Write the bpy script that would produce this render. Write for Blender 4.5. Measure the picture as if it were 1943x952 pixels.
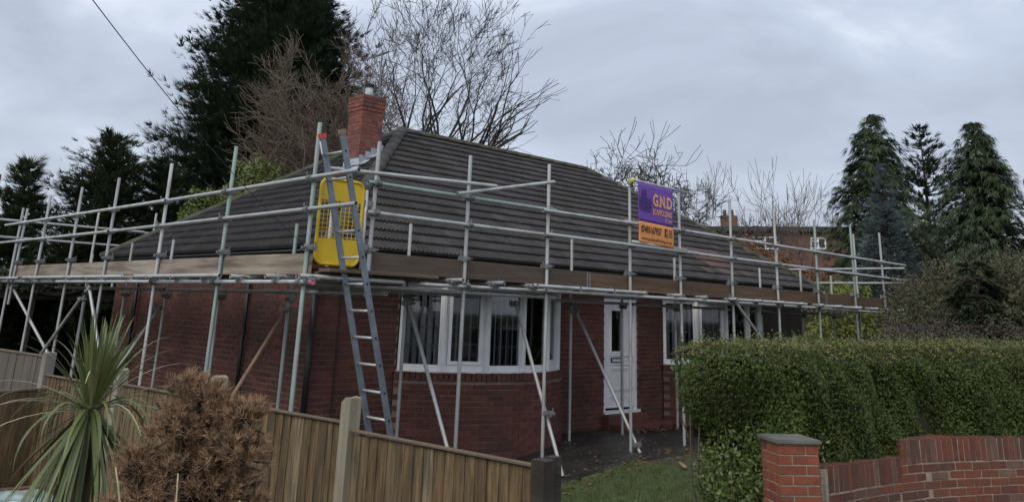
import bpy, bmesh, math, random
import numpy as np
from mathutils import Vector, Matrix, Quaternion
random.seed(11); rng = np.random.default_rng(11)
R = math.radians
sc = bpy.context.scene
for o in list(bpy.data.objects): bpy.data.objects.remove(o)

# ------------------------------------------------------------------ camera
YAW, PITCH, ROLL = 0.76506, 0.29469, 0.03658
fw = Vector((math.sin(YAW)*math.cos(PITCH), math.cos(YAW)*math.cos(PITCH), math.sin(PITCH)))
rt0 = Vector((math.cos(YAW), -math.sin(YAW), 0)); up0 = rt0.cross(fw)
rt = rt0*math.cos(ROLL) + up0*math.sin(ROLL); up = -rt0*math.sin(ROLL) + up0*math.cos(ROLL)
cam = bpy.data.cameras.new('camera'); co = bpy.data.objects.new('camera', cam)
sc.collection.objects.link(co)
CAM = Vector((-6.34856, -8.37095, 1.88415))
co.matrix_world = Matrix(((rt.x, up.x, -fw.x, CAM.x), (rt.y, up.y, -fw.y, CAM.y), (rt.z, up.z, -fw.z, CAM.z), (0, 0, 0, 1)))
cam.sensor_width = 36; cam.lens = 36*1608.94/1943; cam.shift_y = -(476-104.37)/1943
cam.clip_start = 0.05; cam.clip_end = 2000
sc.camera = co

# ------------------------------------------------------------------ sky, sun, exposure
SUN_EL, SUN_AZ = R(44), R(-108)        # azimuth from +Y towards +X: veiled sun to the left, a little in front of the house
world = bpy.data.worlds.new('World'); sc.world = world; world.use_nodes = True
nt = world.node_tree; nt.nodes.clear(); N = nt.nodes.new; Lk = nt.links.new
out = N('ShaderNodeOutputWorld')
sky = N('ShaderNodeTexSky'); sky.sky_type = 'NISHITA'; sky.sun_disc = False
sky.sun_elevation = SUN_EL; sky.sun_rotation = SUN_AZ; sky.air_density = 1.3; sky.dust_density = 2.0
bg1 = N('ShaderNodeBackground'); bg1.inputs[1].default_value = 0.1; Lk(sky.outputs[0], bg1.inputs[0])
tc = N('ShaderNodeTexCoord')
mp = N('ShaderNodeMapping'); mp.inputs['Scale'].default_value = (1.0, 1.0, 2.6); Lk(tc.outputs['Generated'], mp.inputs[0])
n1 = N('ShaderNodeTexNoise'); n1.inputs['Scale'].default_value = 2.9; n1.inputs['Detail'].default_value = 6; n1.inputs['Roughness'].default_value = 0.5; n1.inputs['Distortion'].default_value = 0.35
Lk(mp.outputs[0], n1.inputs['Vector'])
sd = Vector((math.sin(SUN_AZ)*math.cos(SUN_EL), math.cos(SUN_AZ)*math.cos(SUN_EL), math.sin(SUN_EL)))
dot = N('ShaderNodeVectorMath'); dot.operation = 'DOT_PRODUCT'; dot.inputs[1].default_value = sd; Lk(tc.outputs['Generated'], dot.inputs[0])
mr = N('ShaderNodeMapRange'); mr.inputs[1].default_value = -0.75; mr.inputs[2].default_value = 1.0; mr.inputs[3].default_value = 0.0; mr.inputs[4].default_value = 0.75; Lk(dot.outputs['Value'], mr.inputs[0])
mn = N('ShaderNodeMapRange'); mn.inputs[1].default_value = 0.28; mn.inputs[2].default_value = 0.72; mn.inputs[3].default_value = -0.34; mn.inputs[4].default_value = 0.78; Lk(n1.outputs['Fac'], mn.inputs[0])
ad = N('ShaderNodeMath'); ad.operation = 'ADD'; ad.use_clamp = True; Lk(mr.outputs[0], ad.inputs[0]); Lk(mn.outputs[0], ad.inputs[1])
cr = N('ShaderNodeValToRGB'); e = cr.color_ramp.elements
e[0].position = 0.0; e[0].color = (0.25, 0.274, 0.335, 1)
e[1].position = 1.0; e[1].color = (0.58, 0.61, 0.665, 1)
m_ = cr.color_ramp.elements.new(0.45); m_.color = (0.325, 0.36, 0.43, 1)
Lk(ad.outputs[0], cr.inputs[0])
bg2 = N('ShaderNodeBackground'); bg2.inputs[1].default_value = 1.0; Lk(cr.outputs[0], bg2.inputs[0])
mx = N('ShaderNodeMixShader'); mx.inputs[0].default_value = 0.9
Lk(bg1.outputs[0], mx.inputs[1]); Lk(bg2.outputs[0], mx.inputs[2]); Lk(mx.outputs[0], out.inputs[0])
sun = bpy.data.lights.new('sun', 'SUN'); sun.energy = 0.85; sun.angle = R(34); sun.color = (1.0, 0.95, 0.87)
so = bpy.data.objects.new('sun', sun); sc.collection.objects.link(so)
so.rotation_mode = 'QUATERNION'; so.rotation_quaternion = sd.to_track_quat('Z', 'Y')
sc.view_settings.view_transform = 'Standard'; sc.view_settings.look = 'None'
sc.view_settings.exposure = 0.9; sc.view_settings.gamma = 1.0; sc.view_settings.use_curve_mapping = False

# ------------------------------------------------------------------ materials
def vmat(name, cols, rough=0.8, nscale=6.0, namt=0.25, bump=0.15, bscale=None, stretch=(1, 1, 1), metal=0.0, spec=0.4, island=True, dirt=None, dscale=1.2, trans=0.0, bdist=0.01):
    """cols: list of linear base colours picked at random per piece; noise gives grain; dirt = (colour, amount)"""
    m = bpy.data.materials.new(name); m.use_nodes = True; t = m.node_tree; t.nodes.clear()
    n = t.nodes.new; l = t.links.new
    o = n('ShaderNodeOutputMaterial'); p = n('ShaderNodeBsdfPrincipled'); l(p.outputs[0], o.inputs[0])
    p.inputs['Roughness'].default_value = rough; p.inputs['Metallic'].default_value = metal
    p.inputs['Specular IOR Level'].default_value = spec
    g = n('ShaderNodeNewGeometry'); oi = n('ShaderNodeObjectInfo')
    s = n('ShaderNodeMath'); s.operation = 'ADD'; l(oi.outputs['Random'], s.inputs[0])
    if island: l(g.outputs['Random Per Island'], s.inputs[1])
    else: s.inputs[1].default_value = 0.0
    f = n('ShaderNodeMath'); f.operation = 'FRACT'; l(s.outputs[0], f.inputs[0])
    rp = n('ShaderNodeValToRGB'); el = rp.color_ramp.elements
    while len(el) < len(cols): el.new(0.5)
    while len(el) > max(1, len(cols)): el.remove(el[-1])
    for i, c in enumerate(cols):
        el[i].position = i/max(1, len(cols)-1); el[i].color = (c[0], c[1], c[2], 1)
    l(f.outputs[0], rp.inputs[0])
    mp = n('ShaderNodeMapping'); mp.inputs['Scale'].default_value = stretch; l(g.outputs['Position'], mp.inputs[0])
    nz = n('ShaderNodeTexNoise'); nz.inputs['Scale'].default_value = nscale; nz.inputs['Detail'].default_value = 6; nz.inputs['Roughness'].default_value = 0.62
    l(mp.outputs[0], nz.inputs['Vector'])
    r2 = n('ShaderNodeMapRange'); r2.inputs[1].default_value = 0.25; r2.inputs[2].default_value = 0.75; r2.inputs[3].default_value = 1-namt; r2.inputs[4].default_value = 1+namt
    l(nz.outputs['Fac'], r2.inputs[0])
    mm = n('ShaderNodeMix'); mm.data_type = 'RGBA'; mm.blend_type = 'MULTIPLY'; mm.inputs[0].default_value = 1.0
    l(rp.outputs[0], mm.inputs[6]); l(r2.outputs[0], mm.inputs[7])
    col = mm.outputs[2]
    if dirt:
        d = n('ShaderNodeTexNoise'); d.inputs['Scale'].default_value = dscale; d.inputs['Detail'].default_value = 5; l(mp.outputs[0] if stretch != (1, 1, 1) else g.outputs['Position'], d.inputs['Vector'])
        dr = n('ShaderNodeMapRange'); dr.inputs[1].default_value = 0.45; dr.inputs[2].default_value = 0.68; dr.inputs[3].default_value = 0; dr.inputs[4].default_value = dirt[1]
        l(d.outputs['Fac'], dr.inputs[0])
        dm = n('ShaderNodeMix'); dm.data_type = 'RGBA'; l(dr.outputs[0], dm.inputs[0]); l(col, dm.inputs[6]); dm.inputs[7].default_value = (*dirt[0], 1)
        col = dm.outputs[2]
    l(col, p.inputs['Base Color'])
    if bump:
        b = n('ShaderNodeBump'); b.inputs['Strength'].default_value = bump; b.inputs['Distance'].default_value = bdist
        if bscale:
            nb = n('ShaderNodeTexNoise'); nb.inputs['Scale'].default_value = bscale; nb.inputs['Detail'].default_value = 5; l(mp.outputs[0], nb.inputs['Vector']); l(nb.outputs['Fac'], b.inputs['Height'])
        else: l(nz.outputs['Fac'], b.inputs['Height'])
        l(b.outputs[0], p.inputs['Normal'])
    if trans:
        tr = n('ShaderNodeBsdfTranslucent'); l(col, tr.inputs[0]); ms = n('ShaderNodeMixShader'); ms.inputs[0].default_value = trans
        l(p.outputs[0], ms.inputs[1]); l(tr.outputs[0], ms.inputs[2]); l(ms.outputs[0], o.inputs[0])
    return m
M = {}
M['brick'] = vmat('brick_red', [(.125, .044, .032), (.095, .035, .027), (.145, .054, .038), (.105, .039, .03), (.075, .032, .028), (.135, .048, .034)], .85, 14, .28, .5, 60, dirt=((.05, .03, .026), .65), dscale=1.3)
M['brick_pier'] = vmat('brick_orange_red', [(.2, .058, .03), (.23, .07, .034), (.16, .047, .028), (.21, .06, .03), (.11, .038, .028)], .85, 12, .28, .5, 60, dirt=((.08, .05, .04), .45), dscale=3.0)
M['brick_garden'] = vmat('brick_garden_red', [(.14, .044, .027), (.17, .054, .03), (.12, .039, .026), (.095, .036, .027), (.155, .085, .062)], .85, 12, .28, .5, 60, dirt=((.06, .05, .035), .5), dscale=2.6)
M['brick_chim'] = vmat('brick_chimney_red', [(.21, .074, .054), (.165, .058, .044), (.25, .092, .066), (.12, .047, .038)], .85, 14, .28, .5, 60, dirt=((.05, .04, .038), .6), dscale=4.0)
M['mortar'] = vmat('mortar', [(.23, .18, .155)], .95, 20, .3, .4, 80, island=False, dirt=((.1, .065, .055), .85), dscale=1.1)
M['mortar_pale'] = vmat('mortar_pale', [(.31, .27, .21)], .95, 20, .3, .4, 80, island=False, dirt=((.12, .1, .08), .7), dscale=3)
M['tile'] = vmat('concrete_tile', [(.046, .044, .048), (.036, .034, .038), (.056, .053, .057), (.041, .039, .043), (.064, .058, .06), (.029, .028, .032)], .8, 9, .35, .35, 120, spec=.2, dirt=((.036, .036, .028), .7), dscale=1.6)
M['tile_red'] = vmat('concrete_tile_reddish', [(.088, .05, .043), (.07, .046, .042), (.1, .056, .048)], .8, 9, .25, .35, 120, dirt=((.07, .06, .06), .5), dscale=2.0)
M['deck'] = vmat('roof_deck', [(.05, .048, .05)], .9, 4, .2, .1, island=False)
M['hip'] = vmat('hip_tile', [(.04, .038, .038), (.048, .045, .042), (.034, .033, .033)], .9, 8, .25, .4, 90, dirt=((.05, .055, .03), .6), dscale=2.5)
M['moss'] = vmat('ridge_mossy_tile', [(.06, .06, .05), (.075, .07, .055)], .9, 8, .3, .5, 60, dirt=((.045, .055, .02), .95), dscale=3.5)
M['lead'] = vmat('lead_flashing', [(.42, .45, .5), (.36, .39, .44)], .5, 8, .2, .3, 25, metal=.3)
M['galv'] = vmat('galvanised_tube', [(.42, .44, .44), (.48, .5, .5), (.36, .38, .385), (.52, .535, .53), (.40, .415, .41)], .42, 5, .22, .12, 40, stretch=(1, 1, .5), metal=.3, island=False, dirt=((.2, .16, .125), .6), dscale=5)
M['galv_green'] = vmat('greenish_tube', [(.27, .36, .32), (.3, .38, .35)], .45, 5, .22, .12, 40, metal=.35, island=False, dirt=((.3, .31, .3), .7), dscale=3)
M['rusty'] = vmat('rusty_tube', [(.26, .17, .11), (.22, .15, .1)], .7, 7, .3, .2, 40, metal=.2, island=False)
M['coupler'] = vmat('steel_coupler', [(.16, .165, .17), (.22, .22, .22), (.12, .12, .125)], .5, 20, .2, .1, metal=.5)
M['board'] = vmat('scaffold_board', [(.1, .076, .056), (.135, .108, .082), (.08, .06, .046), (.115, .094, .074)], .85, 3, .45, .25, 30, stretch=(.4, .4, 9), island=False, dirt=((.09, .06, .042), .7), dscale=.9)
M['board_pale'] = vmat('scaffold_board_pale', [(.27, .225, .175), (.22, .185, .15), (.3, .26, .21)], .85, 2.2, .5, .25, 30, stretch=(.5, .5, 8), island=False, dirt=((.1, .07, .052), .9), dscale=1.7)
M['board_brown'] = vmat('scaffold_board_brown', [(.11, .066, .038), (.095, .058, .035), (.12, .074, .045)], .8, 3, .45, .25, 30, stretch=(.4, .4, 9), island=False, dirt=((.07, .045, .03), .7), dscale=1)
M['yellow'] = vmat('yellow_plastic', [(.66, .44, .012)], .42, 6, .07, .04, island=False, dirt=((.45, .3, .03), .4), dscale=4)
M['alu'] = vmat('ladder_aluminium', [(.2, .235, .27), (.17, .2, .235)], .45, 9, .25, .1, 40, metal=.4, island=False, dirt=((.12, .13, .14), .6), dscale=5)
M['redcap'] = vmat('red_plastic', [(.5, .06, .035)], .5, 6, .1, 0, island=False)
M['pinkcap'] = vmat('pink_plastic', [(.65, .12, .22)], .5, 6, .1, 0, island=False)
M['ycap'] = vmat('yellow_tape', [(.5, .42, .1)], .6, 6, .2, 0, island=False)
M['white'] = vmat('white_pvc', [(.84, .85, .87)], .32, 3, .06, .02, island=False, spec=.5, dirt=((.62, .62, .61), .35), dscale=2.5)
M['black'] = vmat('black_plastic', [(.012, .012, .013)], .4, 6, .2, .03, island=False)
M['dark'] = vmat('dark_gap', [(.02, .018, .017)], .9, 6, .2, 0, island=False)
M['blind'] = vmat('blind_fabric', [(.5, .5, .54), (.4, .4, .44), (.56, .55, .58)], .9, 10, .1, .05)
M['lead_strip'] = vmat('glazing_strip', [(.25, .26, .27)], .5, 10, .1, 0, island=False)
M['room'] = vmat('room_plaster', [(.25, .23, .21)], .95, 3, .1, 0, island=False)
M['red_step'] = vmat('red_painted_step', [(.14, .05, .042)], .8, 9, .25, .15, 50, island=False, dirt=((.08, .045, .04), .6), dscale=4)
M['fence'] = vmat('fence_board', [(.125, .079, .037), (.158, .103, .049), (.098, .064, .032), (.175, .12, .061), (.138, .094, .048), (.195, .15, .092)], .85, 4.5, .75, .5, 30, stretch=(9, 9, .9), dirt=((.055, .045, .028), .9), dscale=2.2)
M['fence_cap'] = vmat('fence_capping', [(.11, .08, .055), (.13, .095, .065)], .85, 6, .3, .25, 30, stretch=(2, 2, 2), dirt=((.07, .06, .045), .5), dscale=3)
M['fence_grey'] = vmat('grey_fence_board', [(.1, .09, .075), (.125, .11, .092), (.085, .077, .067)], .9, 3, .3, .25, 26, stretch=(10, 10, .7), dirt=((.08, .07, .055), .6), dscale=1)
M['post'] = vmat('weathered_post', [(.27, .245, .18), (.24, .22, .165)], .9, 3, .35, .35, 26, stretch=(12, 12, .8), dirt=((.13, .13, .085), .6), dscale=1.5)
M['post_dark'] = vmat('mossy_dark_post', [(.026, .021, .017)], .9, 6, .4, .4, 40, island=False, dirt=((.055, .05, .04), .5), dscale=9)
M['concrete'] = vmat('concrete', [(.22, .21, .19)], .9, 12, .3, .4, 70, island=False, dirt=((.09, .08, .065), .6), dscale=3)
M['cap'] = vmat('stone_cap', [(.13, .13, .118)], .85, 10, .35, .35, 60, island=False, dirt=((.06, .065, .045), .7), dscale=5)
M['soil'] = vmat('ground_soil', [(.045, .04, .026)], .95, 1.5, .35, .4, 12, island=False, dirt=((.05, .06, .022), .8), dscale=.6, bdist=.03)
M['lawn'] = vmat('lawn_turf', [(.05, .075, .022)], .95, 4, .35, .5, 30, island=False, dirt=((.055, .045, .025), .5), dscale=1.5, bdist=.02)
M['path'] = vmat('wet_tarmac', [(.022, .021, .02)], .5, 5, .5, .4, 60, island=False, spec=.4, dirt=((.05, .045, .034), .75), dscale=2.6)
M['kerb'] = vmat('kerb_stone', [(.16, .155, .145)], .9, 10, .3, .3, 60, island=False)
M['grass'] = vmat('grass_blade', [(.085, .12, .035), (.065, .095, .025), (.105, .13, .045), (.12, .11, .05)], .7, 3, .3, 0, trans=.25)
M['deadleaf'] = vmat('dead_leaf', [(.12, .055, .025), (.16, .085, .04), (.08, .04, .022)], .8, 10, .2, 0)
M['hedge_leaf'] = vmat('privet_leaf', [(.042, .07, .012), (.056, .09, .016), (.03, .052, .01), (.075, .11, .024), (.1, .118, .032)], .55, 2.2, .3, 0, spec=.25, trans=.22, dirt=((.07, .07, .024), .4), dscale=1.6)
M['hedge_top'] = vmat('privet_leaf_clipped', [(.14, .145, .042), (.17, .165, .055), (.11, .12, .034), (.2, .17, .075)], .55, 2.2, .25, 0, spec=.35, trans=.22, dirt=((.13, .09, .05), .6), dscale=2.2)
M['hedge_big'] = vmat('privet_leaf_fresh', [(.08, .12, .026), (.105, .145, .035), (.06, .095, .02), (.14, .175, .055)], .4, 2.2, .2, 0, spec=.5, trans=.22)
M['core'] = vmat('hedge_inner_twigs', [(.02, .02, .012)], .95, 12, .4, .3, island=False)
M['bark'] = vmat('bark', [(.085, .068, .05)], .9, 6, .35, .4, 25, island=False, dirt=((.06, .065, .04), .5), dscale=2)
M['bark_dark'] = vmat('bark_dark', [(.035, .03, .026)], .9, 6, .35, .3, 25, island=False)
M['twig'] = vmat('bare_twig', [(.042, .036, .031), (.055, .046, .038)], .9, 4, .25, 0, island=False)
M['twig_brown'] = vmat('brown_twig', [(.12, .093, .07), (.145, .113, .086), (.098, .076, .058)], .9, 1.5, .3, 0)
M['twig_grey'] = vmat('grey_twig', [(.15, .125, .105), (.12, .1, .09)], .9, 3, .2, 0)
M['leyland'] = vmat('cypress_foliage', [(.03, .05, .026), (.04, .064, .031), (.022, .037, .021), (.054, .078, .037)], .8, 1.0, .35, 0, trans=.1)
M['yew'] = vmat('yew_foliage', [(.042, .062, .03), (.055, .078, .037), (.07, .09, .042)], .8, 1.0, .35, 0, trans=.1)
M['deodar'] = vmat('deodar_foliage', [(.036, .058, .024), (.05, .076, .03), (.026, .043, .02), (.062, .085, .036)], .8, 1.2, .35, 0, trans=.12)
M['spruce'] = vmat('blue_spruce_foliage', [(.19, .245, .26), (.23, .285, .3), (.15, .195, .21)], .8, 1.2, .3, 0, trans=.2)
M['pine'] = vmat('pine_foliage', [(.04, .058, .042), (.055, .075, .052), (.03, .043, .032)], .8, 1.2, .3, 0, trans=.1)
M['ltgreen'] = vmat('bay_leaf', [(.1, .14, .03), (.13, .165, .04), (.075, .11, .025)], .5, 3, .25, 0, trans=.25)
M['yellowleaf'] = vmat('yellow_green_leaf', [(.17, .19, .035), (.22, .23, .05), (.12, .15, .03)], .5, 3, .25, 0, trans=.3)
M['copper'] = vmat('copper_beech_leaf', [(.16, .07, .028), (.2, .09, .035), (.11, .048, .024), (.24, .125, .05)], .8, 3, .25, 0, trans=.2)
M['mixhedge'] = vmat('mixed_hedge_leaf', [(.06, .068, .03), (.078, .084, .038), (.046, .053, .026), (.09, .082, .044), (.1, .105, .048)], .75, 1.3, .35, 0, trans=.15, dirt=((.075, .062, .045), .5), dscale=1)
M['heather'] = vmat('brown_hedge_leaf', [(.06, .045, .036), (.075, .056, .044), (.046, .036, .03)], .85, 3, .3, 0)
M['cord'] = vmat('cordyline_leaf', [(.1, .13, .04), (.13, .16, .055), (.08, .11, .034), (.17, .185, .08)], .45, 5, .2, .1, 60, stretch=(1, 1, .3), spec=.5, trans=.15)
M['cord_dry'] = vmat('dry_cordyline_leaf', [(.42, .36, .24), (.34, .31, .2)], .6, 5, .2, 0)
M['deadpine'] = vmat('dead_pine_needle', [(.31, .19, .11), (.25, .155, .092), (.36, .235, .14), (.2, .128, .08), (.38, .235, .135), (.36, .28, .18)], .85, 3.2, .4, 0, trans=.15, dirt=((.33, .18, .1), .4), dscale=5)
M['straw'] = vmat('dry_stem', [(.45, .38, .25), (.38, .31, .2)], .7, 5, .2, 0)
M['tarp'] = vmat('pale_green_sheet', [(.3, .38, .37)], .22, 3, .3, .3, 7, island=False, spec=.6, dirt=((.16, .24, .2), .7), dscale=4, bdist=.05)
M['purple'] = vmat('purple_vinyl', [(.135, .052, .32)], .55, 5, .12, .05, island=False)
M['orange'] = vmat('orange_vinyl', [(.66, .27, .075)], .55, 5, .1, .05, island=False)
M['peach'] = vmat('peach_print', [(.7, .34, .17)], .55, 5, .05, 0, island=False)
M['ink'] = vmat('dark_print', [(.035, .02, .03)], .6, 5, .05, 0, island=False)
M['ink_purple'] = vmat('dark_purple_print', [(.04, .02, .11)], .6, 5, .05, 0, island=False)
M['cable'] = vmat('cable_black', [(.025, .025, .028)], .6, 5, .1, 0, island=False)
M['aerial'] = vmat('aerial_metal', [(.16, .16, .17)], .5, 5, .2, 0, metal=.5, island=False)
M['pot'] = vmat('pale_flue_pot', [(.36, .4, .42)], .5, 8, .2, .1, island=False)
M['farbrick'] = vmat('far_brick_wall', [(.13, .068, .052)], .9, 5, .25, .1, island=False, dirt=((.1, .055, .045), .6), dscale=1.5)
M['farroof'] = vmat('far_roof', [(.035, .033, .035)], .8, 5, .2, .1, island=False)
M['timber_dark'] = vmat('dark_timber', [(.028, .023, .019), (.036, .03, .025)], .9, 4, .3, .2, 20)
M['log'] = vmat('cut_wood', [(.3, .2, .12)], .9, 8, .3, .2, island=False)
M['terracotta'] = vmat('old_red_brick', [(.13, .06, .05)], .9, 8, .3, .2, island=False)
M['greyplastic'] = vmat('grey_blue_plastic', [(.3, .36, .42)], .5, 5, .1, 0, island=False)
def glass_mat():
    m = bpy.data.materials.new('window_glass'); m.use_nodes = True; t = m.node_tree; t.nodes.clear(); n = t.nodes.new; l = t.links.new
    o = n('ShaderNodeOutputMaterial'); tr = n('ShaderNodeBsdfTransparent'); tr.inputs[0].default_value = (.86, .88, .9, 1)
    gl = n('ShaderNodeBsdfGlossy'); gl.inputs['Roughness'].default_value = .03; gl.inputs[0].default_value = (.9, .9, .9, 1)
    fr = n('ShaderNodeFresnel'); fr.inputs[0].default_value = 1.5
    nz = n('ShaderNodeTexNoise'); nz.inputs['Scale'].default_value = 2.5; b = n('ShaderNodeBump'); b.inputs['Strength'].default_value = .06; l(nz.outputs['Fac'], b.inputs['Height']); l(b.outputs[0], gl.inputs['Normal'])
    mx = n('ShaderNodeMixShader'); l(fr.outputs[0], mx.inputs[0]); l(tr.outputs[0], mx.inputs[1]); l(gl.outputs[0], mx.inputs[2]); l(mx.outputs[0], o.inputs[0])
    return m
M['glass'] = glass_mat()

# ------------------------------------------------------------------ helpers
COL = sc.collection
WM = {}
def T(x, y, z): return Matrix.Translation((x, y, z))
def obj(name, me, mat=None, parent=None, mtx=None):
    if mat is not None and len(me.materials) == 0: me.materials.append(M[mat])
    o = bpy.data.objects.new(name, me); COL.objects.link(o)
    mtx = mtx or Matrix.Identity(4); o.matrix_basis = mtx; WM[o] = mtx
    if parent is not None:
        o.parent = parent; o.matrix_parent_inverse = WM[parent].inverted()
    return o
def thing(name, label, cat, loc, group=None):
    o = bpy.data.objects.new(name, None); COL.objects.link(o); o.empty_display_size = .2
    o.matrix_basis = T(*loc); WM[o] = T(*loc); o['label'] = label; o['category'] = cat
    if group: o['group'] = group
    return o
def tag(o, label, cat, group=None):
    o['label'] = label; o['category'] = cat
    if group: o['group'] = group
    return o
class MB:
    def __init__(s): s.v = []; s.f = []
    def add(s, vs, fs):
        b = len(s.v); s.v += [tuple(v) for v in vs]; s.f += [tuple(b+i for i in f) for f in fs]
    def box(s, x0, y0, z0, x1, y1, z1, m=None):
        vs = [(x, y, z) for z in (z0, z1) for y in (y0, y1) for x in (x0, x1)]
        if m is not None: vs = [m @ Vector(v) for v in vs]
        s.add(vs, [(0, 2, 3, 1), (4, 5, 7, 6), (0, 1, 5, 4), (2, 6, 7, 3), (0, 4, 6, 2), (1, 3, 7, 5)])
    def bar(s, a, b, w, h, upv=(0, 0, 1)):
        a = Vector(a); b = Vector(b); d = b-a; L = d.length; d.normalize(); u = Vector(upv)
        if abs(d.dot(u)) > .99: u = Vector((1, 0, 0))
        sd_ = d.cross(u).normalized(); u = sd_.cross(d)
        m = Matrix(((sd_.x, d.x, u.x, a.x), (sd_.y, d.y, u.y, a.y), (sd_.z, d.z, u.z, a.z), (0, 0, 0, 1)))
        s.box(-w/2, 0, -h/2, w/2, L, h/2, m)
    def tube(s, pts, rad, n=6, cap=True):
        pts = [Vector(p) for p in pts]; rings = []
        if not hasattr(rad, '__len__'): rad = [rad]*len(pts)
        ref = None
        for i, p in enumerate(pts):
            d = (pts[min(i+1, len(pts)-1)]-pts[max(i-1, 0)]).normalized()
            if ref is None: ref = Vector((0, 0, 1)) if abs(d.z) < .9 else Vector((1, 0, 0))
            a = d.cross(ref).normalized(); b = a.cross(d).normalized(); ref = b
            base = len(s.v)
            for k in range(n):
                t = 2*math.pi*k/n; s.v.append(tuple(p+(a*math.cos(t)+b*math.sin(t))*rad[i]))
            rings.append(base)
        for i in range(len(pts)-1):
            for k in range(n):
                s.f.append((rings[i]+k, rings[i]+(k+1) % n, rings[i+1]+(k+1) % n, rings[i+1]+k))
        if cap:
            s.f.append(tuple(rings[0]+k for k in range(n))[::-1]); s.f.append(tuple(rings[-1]+k for k in range(n)))
    def mesh(s, name, smooth=False, clean=True):
        me = bpy.data.meshes.new(name); me.from_pydata(s.v, [], s.f)
        if clean:
            bm = bmesh.new(); bm.from_mesh(me); bmesh.ops.recalc_face_normals(bm, faces=bm.faces); bm.to_mesh(me); bm.free()
        if smooth: me.polygons.foreach_set('use_smooth', [True]*len(me.polygons))
        me.update(); return me
def np_mesh(name, V, F):
    me = bpy.data.meshes.new(name); V = np.asarray(V, np.float32); F = np.asarray(F, np.int32); k = F.shape[1]
    me.vertices.add(len(V)); me.vertices.foreach_set('co', V.ravel())
    me.loops.add(F.size); me.loops.foreach_set('vertex_index', F.ravel())
    me.polygons.add(len(F)); me.polygons.foreach_set('loop_start', np.arange(0, F.size, k, dtype=np.int32))
    me.update(calc_edges=True); return me
def box_part(name, b, mat, parent, bevel=0):
    mb = MB(); mb.box(*b); me = mb.mesh(name)
    if bevel:
        bm = bmesh.new(); bm.from_mesh(me); bmesh.ops.bevel(bm, geom=bm.edges[:], offset=bevel, segments=1, affect='EDGES'); bm.to_mesh(me); bm.free()
    return obj(name, me, mat, parent)
def frame_m(o, ex, ey, ez):
    return Matrix(((ex[0], ey[0], ez[0], o[0]), (ex[1], ey[1], ez[1], o[1]), (ex[2], ey[2], ez[2], o[2]), (0, 0, 0, 1)))
def smoothstep(a, b, x):
    t = np.clip((x-a)/(b-a), 0, 1); return t*t*(3-2*t)

# ------------------------------------------------------------------ ground
def gz(x, y): return -.2 + .2*smoothstep(1.4, 4.3, x)
def sheet(name, xs, ys, mat, dz=0.0, amp=0.0):
    X, Y = np.meshgrid(xs, ys); Z = gz(X, Y)+dz + (rng.normal(0, amp, X.shape) if amp else 0)
    V = np.stack([X.ravel(), Y.ravel(), Z.ravel()], 1); nx = len(xs)
    F = [(j*nx+i, j*nx+i+1, (j+1)*nx+i+1, (j+1)*nx+i) for j in range(len(ys)-1) for i in range(nx-1)]
    o = obj(name, np_mesh(name, V, F), mat); o['kind'] = 'structure'; return o
gx = np.concatenate([[-600, -200, -60, -20, -8], np.linspace(-4, 8, 40), [14, 24, 60, 200, 700]])
sheet('ground', gx, np.array([-600, -200, -60, -20, -8, -4, -2, 0, 2, 6, 12, 30, 100, 300, 700]), 'soil')
sheet('path', np.linspace(-2.1, 12.5, 60), np.linspace(-.55, 1.95, 12), 'path', .006, .002)
sheet('lawn', np.linspace(-1.6, 3.9, 50), np.linspace(-4.0, -.5, 34), 'lawn', .014, .008)
# ------------------------------------------------------------------ bungalow
XE, YE, DEP, TP, ZE, WID = -.13, 1.46, 8.06, .669, 2.64, 13.8
H = DEP/2
WX0, WX1, WY0, WY1 = .08, 13.35, 1.9, 9.15
bung = thing('bungalow', 'red brick bungalow with dark tiled hipped roof and white bay windows', 'house', (WX0, WY0, 0))
BCX = (3.125, 9.5); BR = 2.01; BCY = 3.01; BA = R(56.4)
# --- bricks: one shared brick, many copies
brick_me = MB(); brick_me.box(-.1075, -.05, -.0325, .1075, .05, .0325); brick_me = brick_me.mesh('brick'); brick_me.materials.append(M['brick'])
half_me = MB(); half_me.box(-.051, -.05, -.0325, .051, .05, .0325); half_me = half_me.mesh('half_brick'); half_me.materials.append(M['brick'])
brick_single = []; brick_join = MB()
def put_brick(m, L, parent, single):
    """m: frame with x along wall, y into wall, z up at brick centre"""
    j = Matrix.Translation((0, random.uniform(-.002, .002), random.uniform(-.0012, .0012)))
    if single: obj('brick', brick_me if L > .15 else half_me, None, parent, m @ j)
    else: brick_join.box(-L/2, -.05, -.0325, L/2, .05, .0325, m @ j)
def lay(a, b, z0, z1, holes, parent, singlef=lambda x, z: False, thick=.1, mat='brick'):
    """straight stretcher-bond wall from a to b (2D), outward normal to the right of a->b"""
    a = Vector(a); b = Vector(b); L = (b-a).length; d = (b-a)/L; nrm = Vector((d.y, -d.x))
    row = 0; z = z0
    while z+.065 <= z1+.001:
        x = -.1125 if row % 2 else 0.0
        while x < L:
            x0, x1 = max(0, x), min(L, x+.215)
            segs = [(x0, x1)]
            for (h0, h1, hz0, hz1) in holes:
                if z+.065 > hz0 and z < hz1:
                    ns = []
                    for (s0, s1) in segs:
                        if s1 <= h0 or s0 >= h1: ns.append((s0, s1))
                        else:
                            if s0 < h0: ns.append((s0, h0))
                            if s1 > h1: ns.append((h1, s1))
                    segs = ns
            for s0, s1 in segs:
                if s1-s0 < .02: continue
                c = a+d*((s0+s1)/2) - nrm*.05
                m = frame_m((c.x, c.y, z+.0325), (d.x, d.y, 0), (-nrm.x, -nrm.y, 0), (0, 0, 1))
                full = abs((s1-s0)-.215) < .002
                put_brick(m, s1-s0, parent, full and singlef((s0+s1)/2, z))
            x += .225
        z += .075; row += 1
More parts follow.
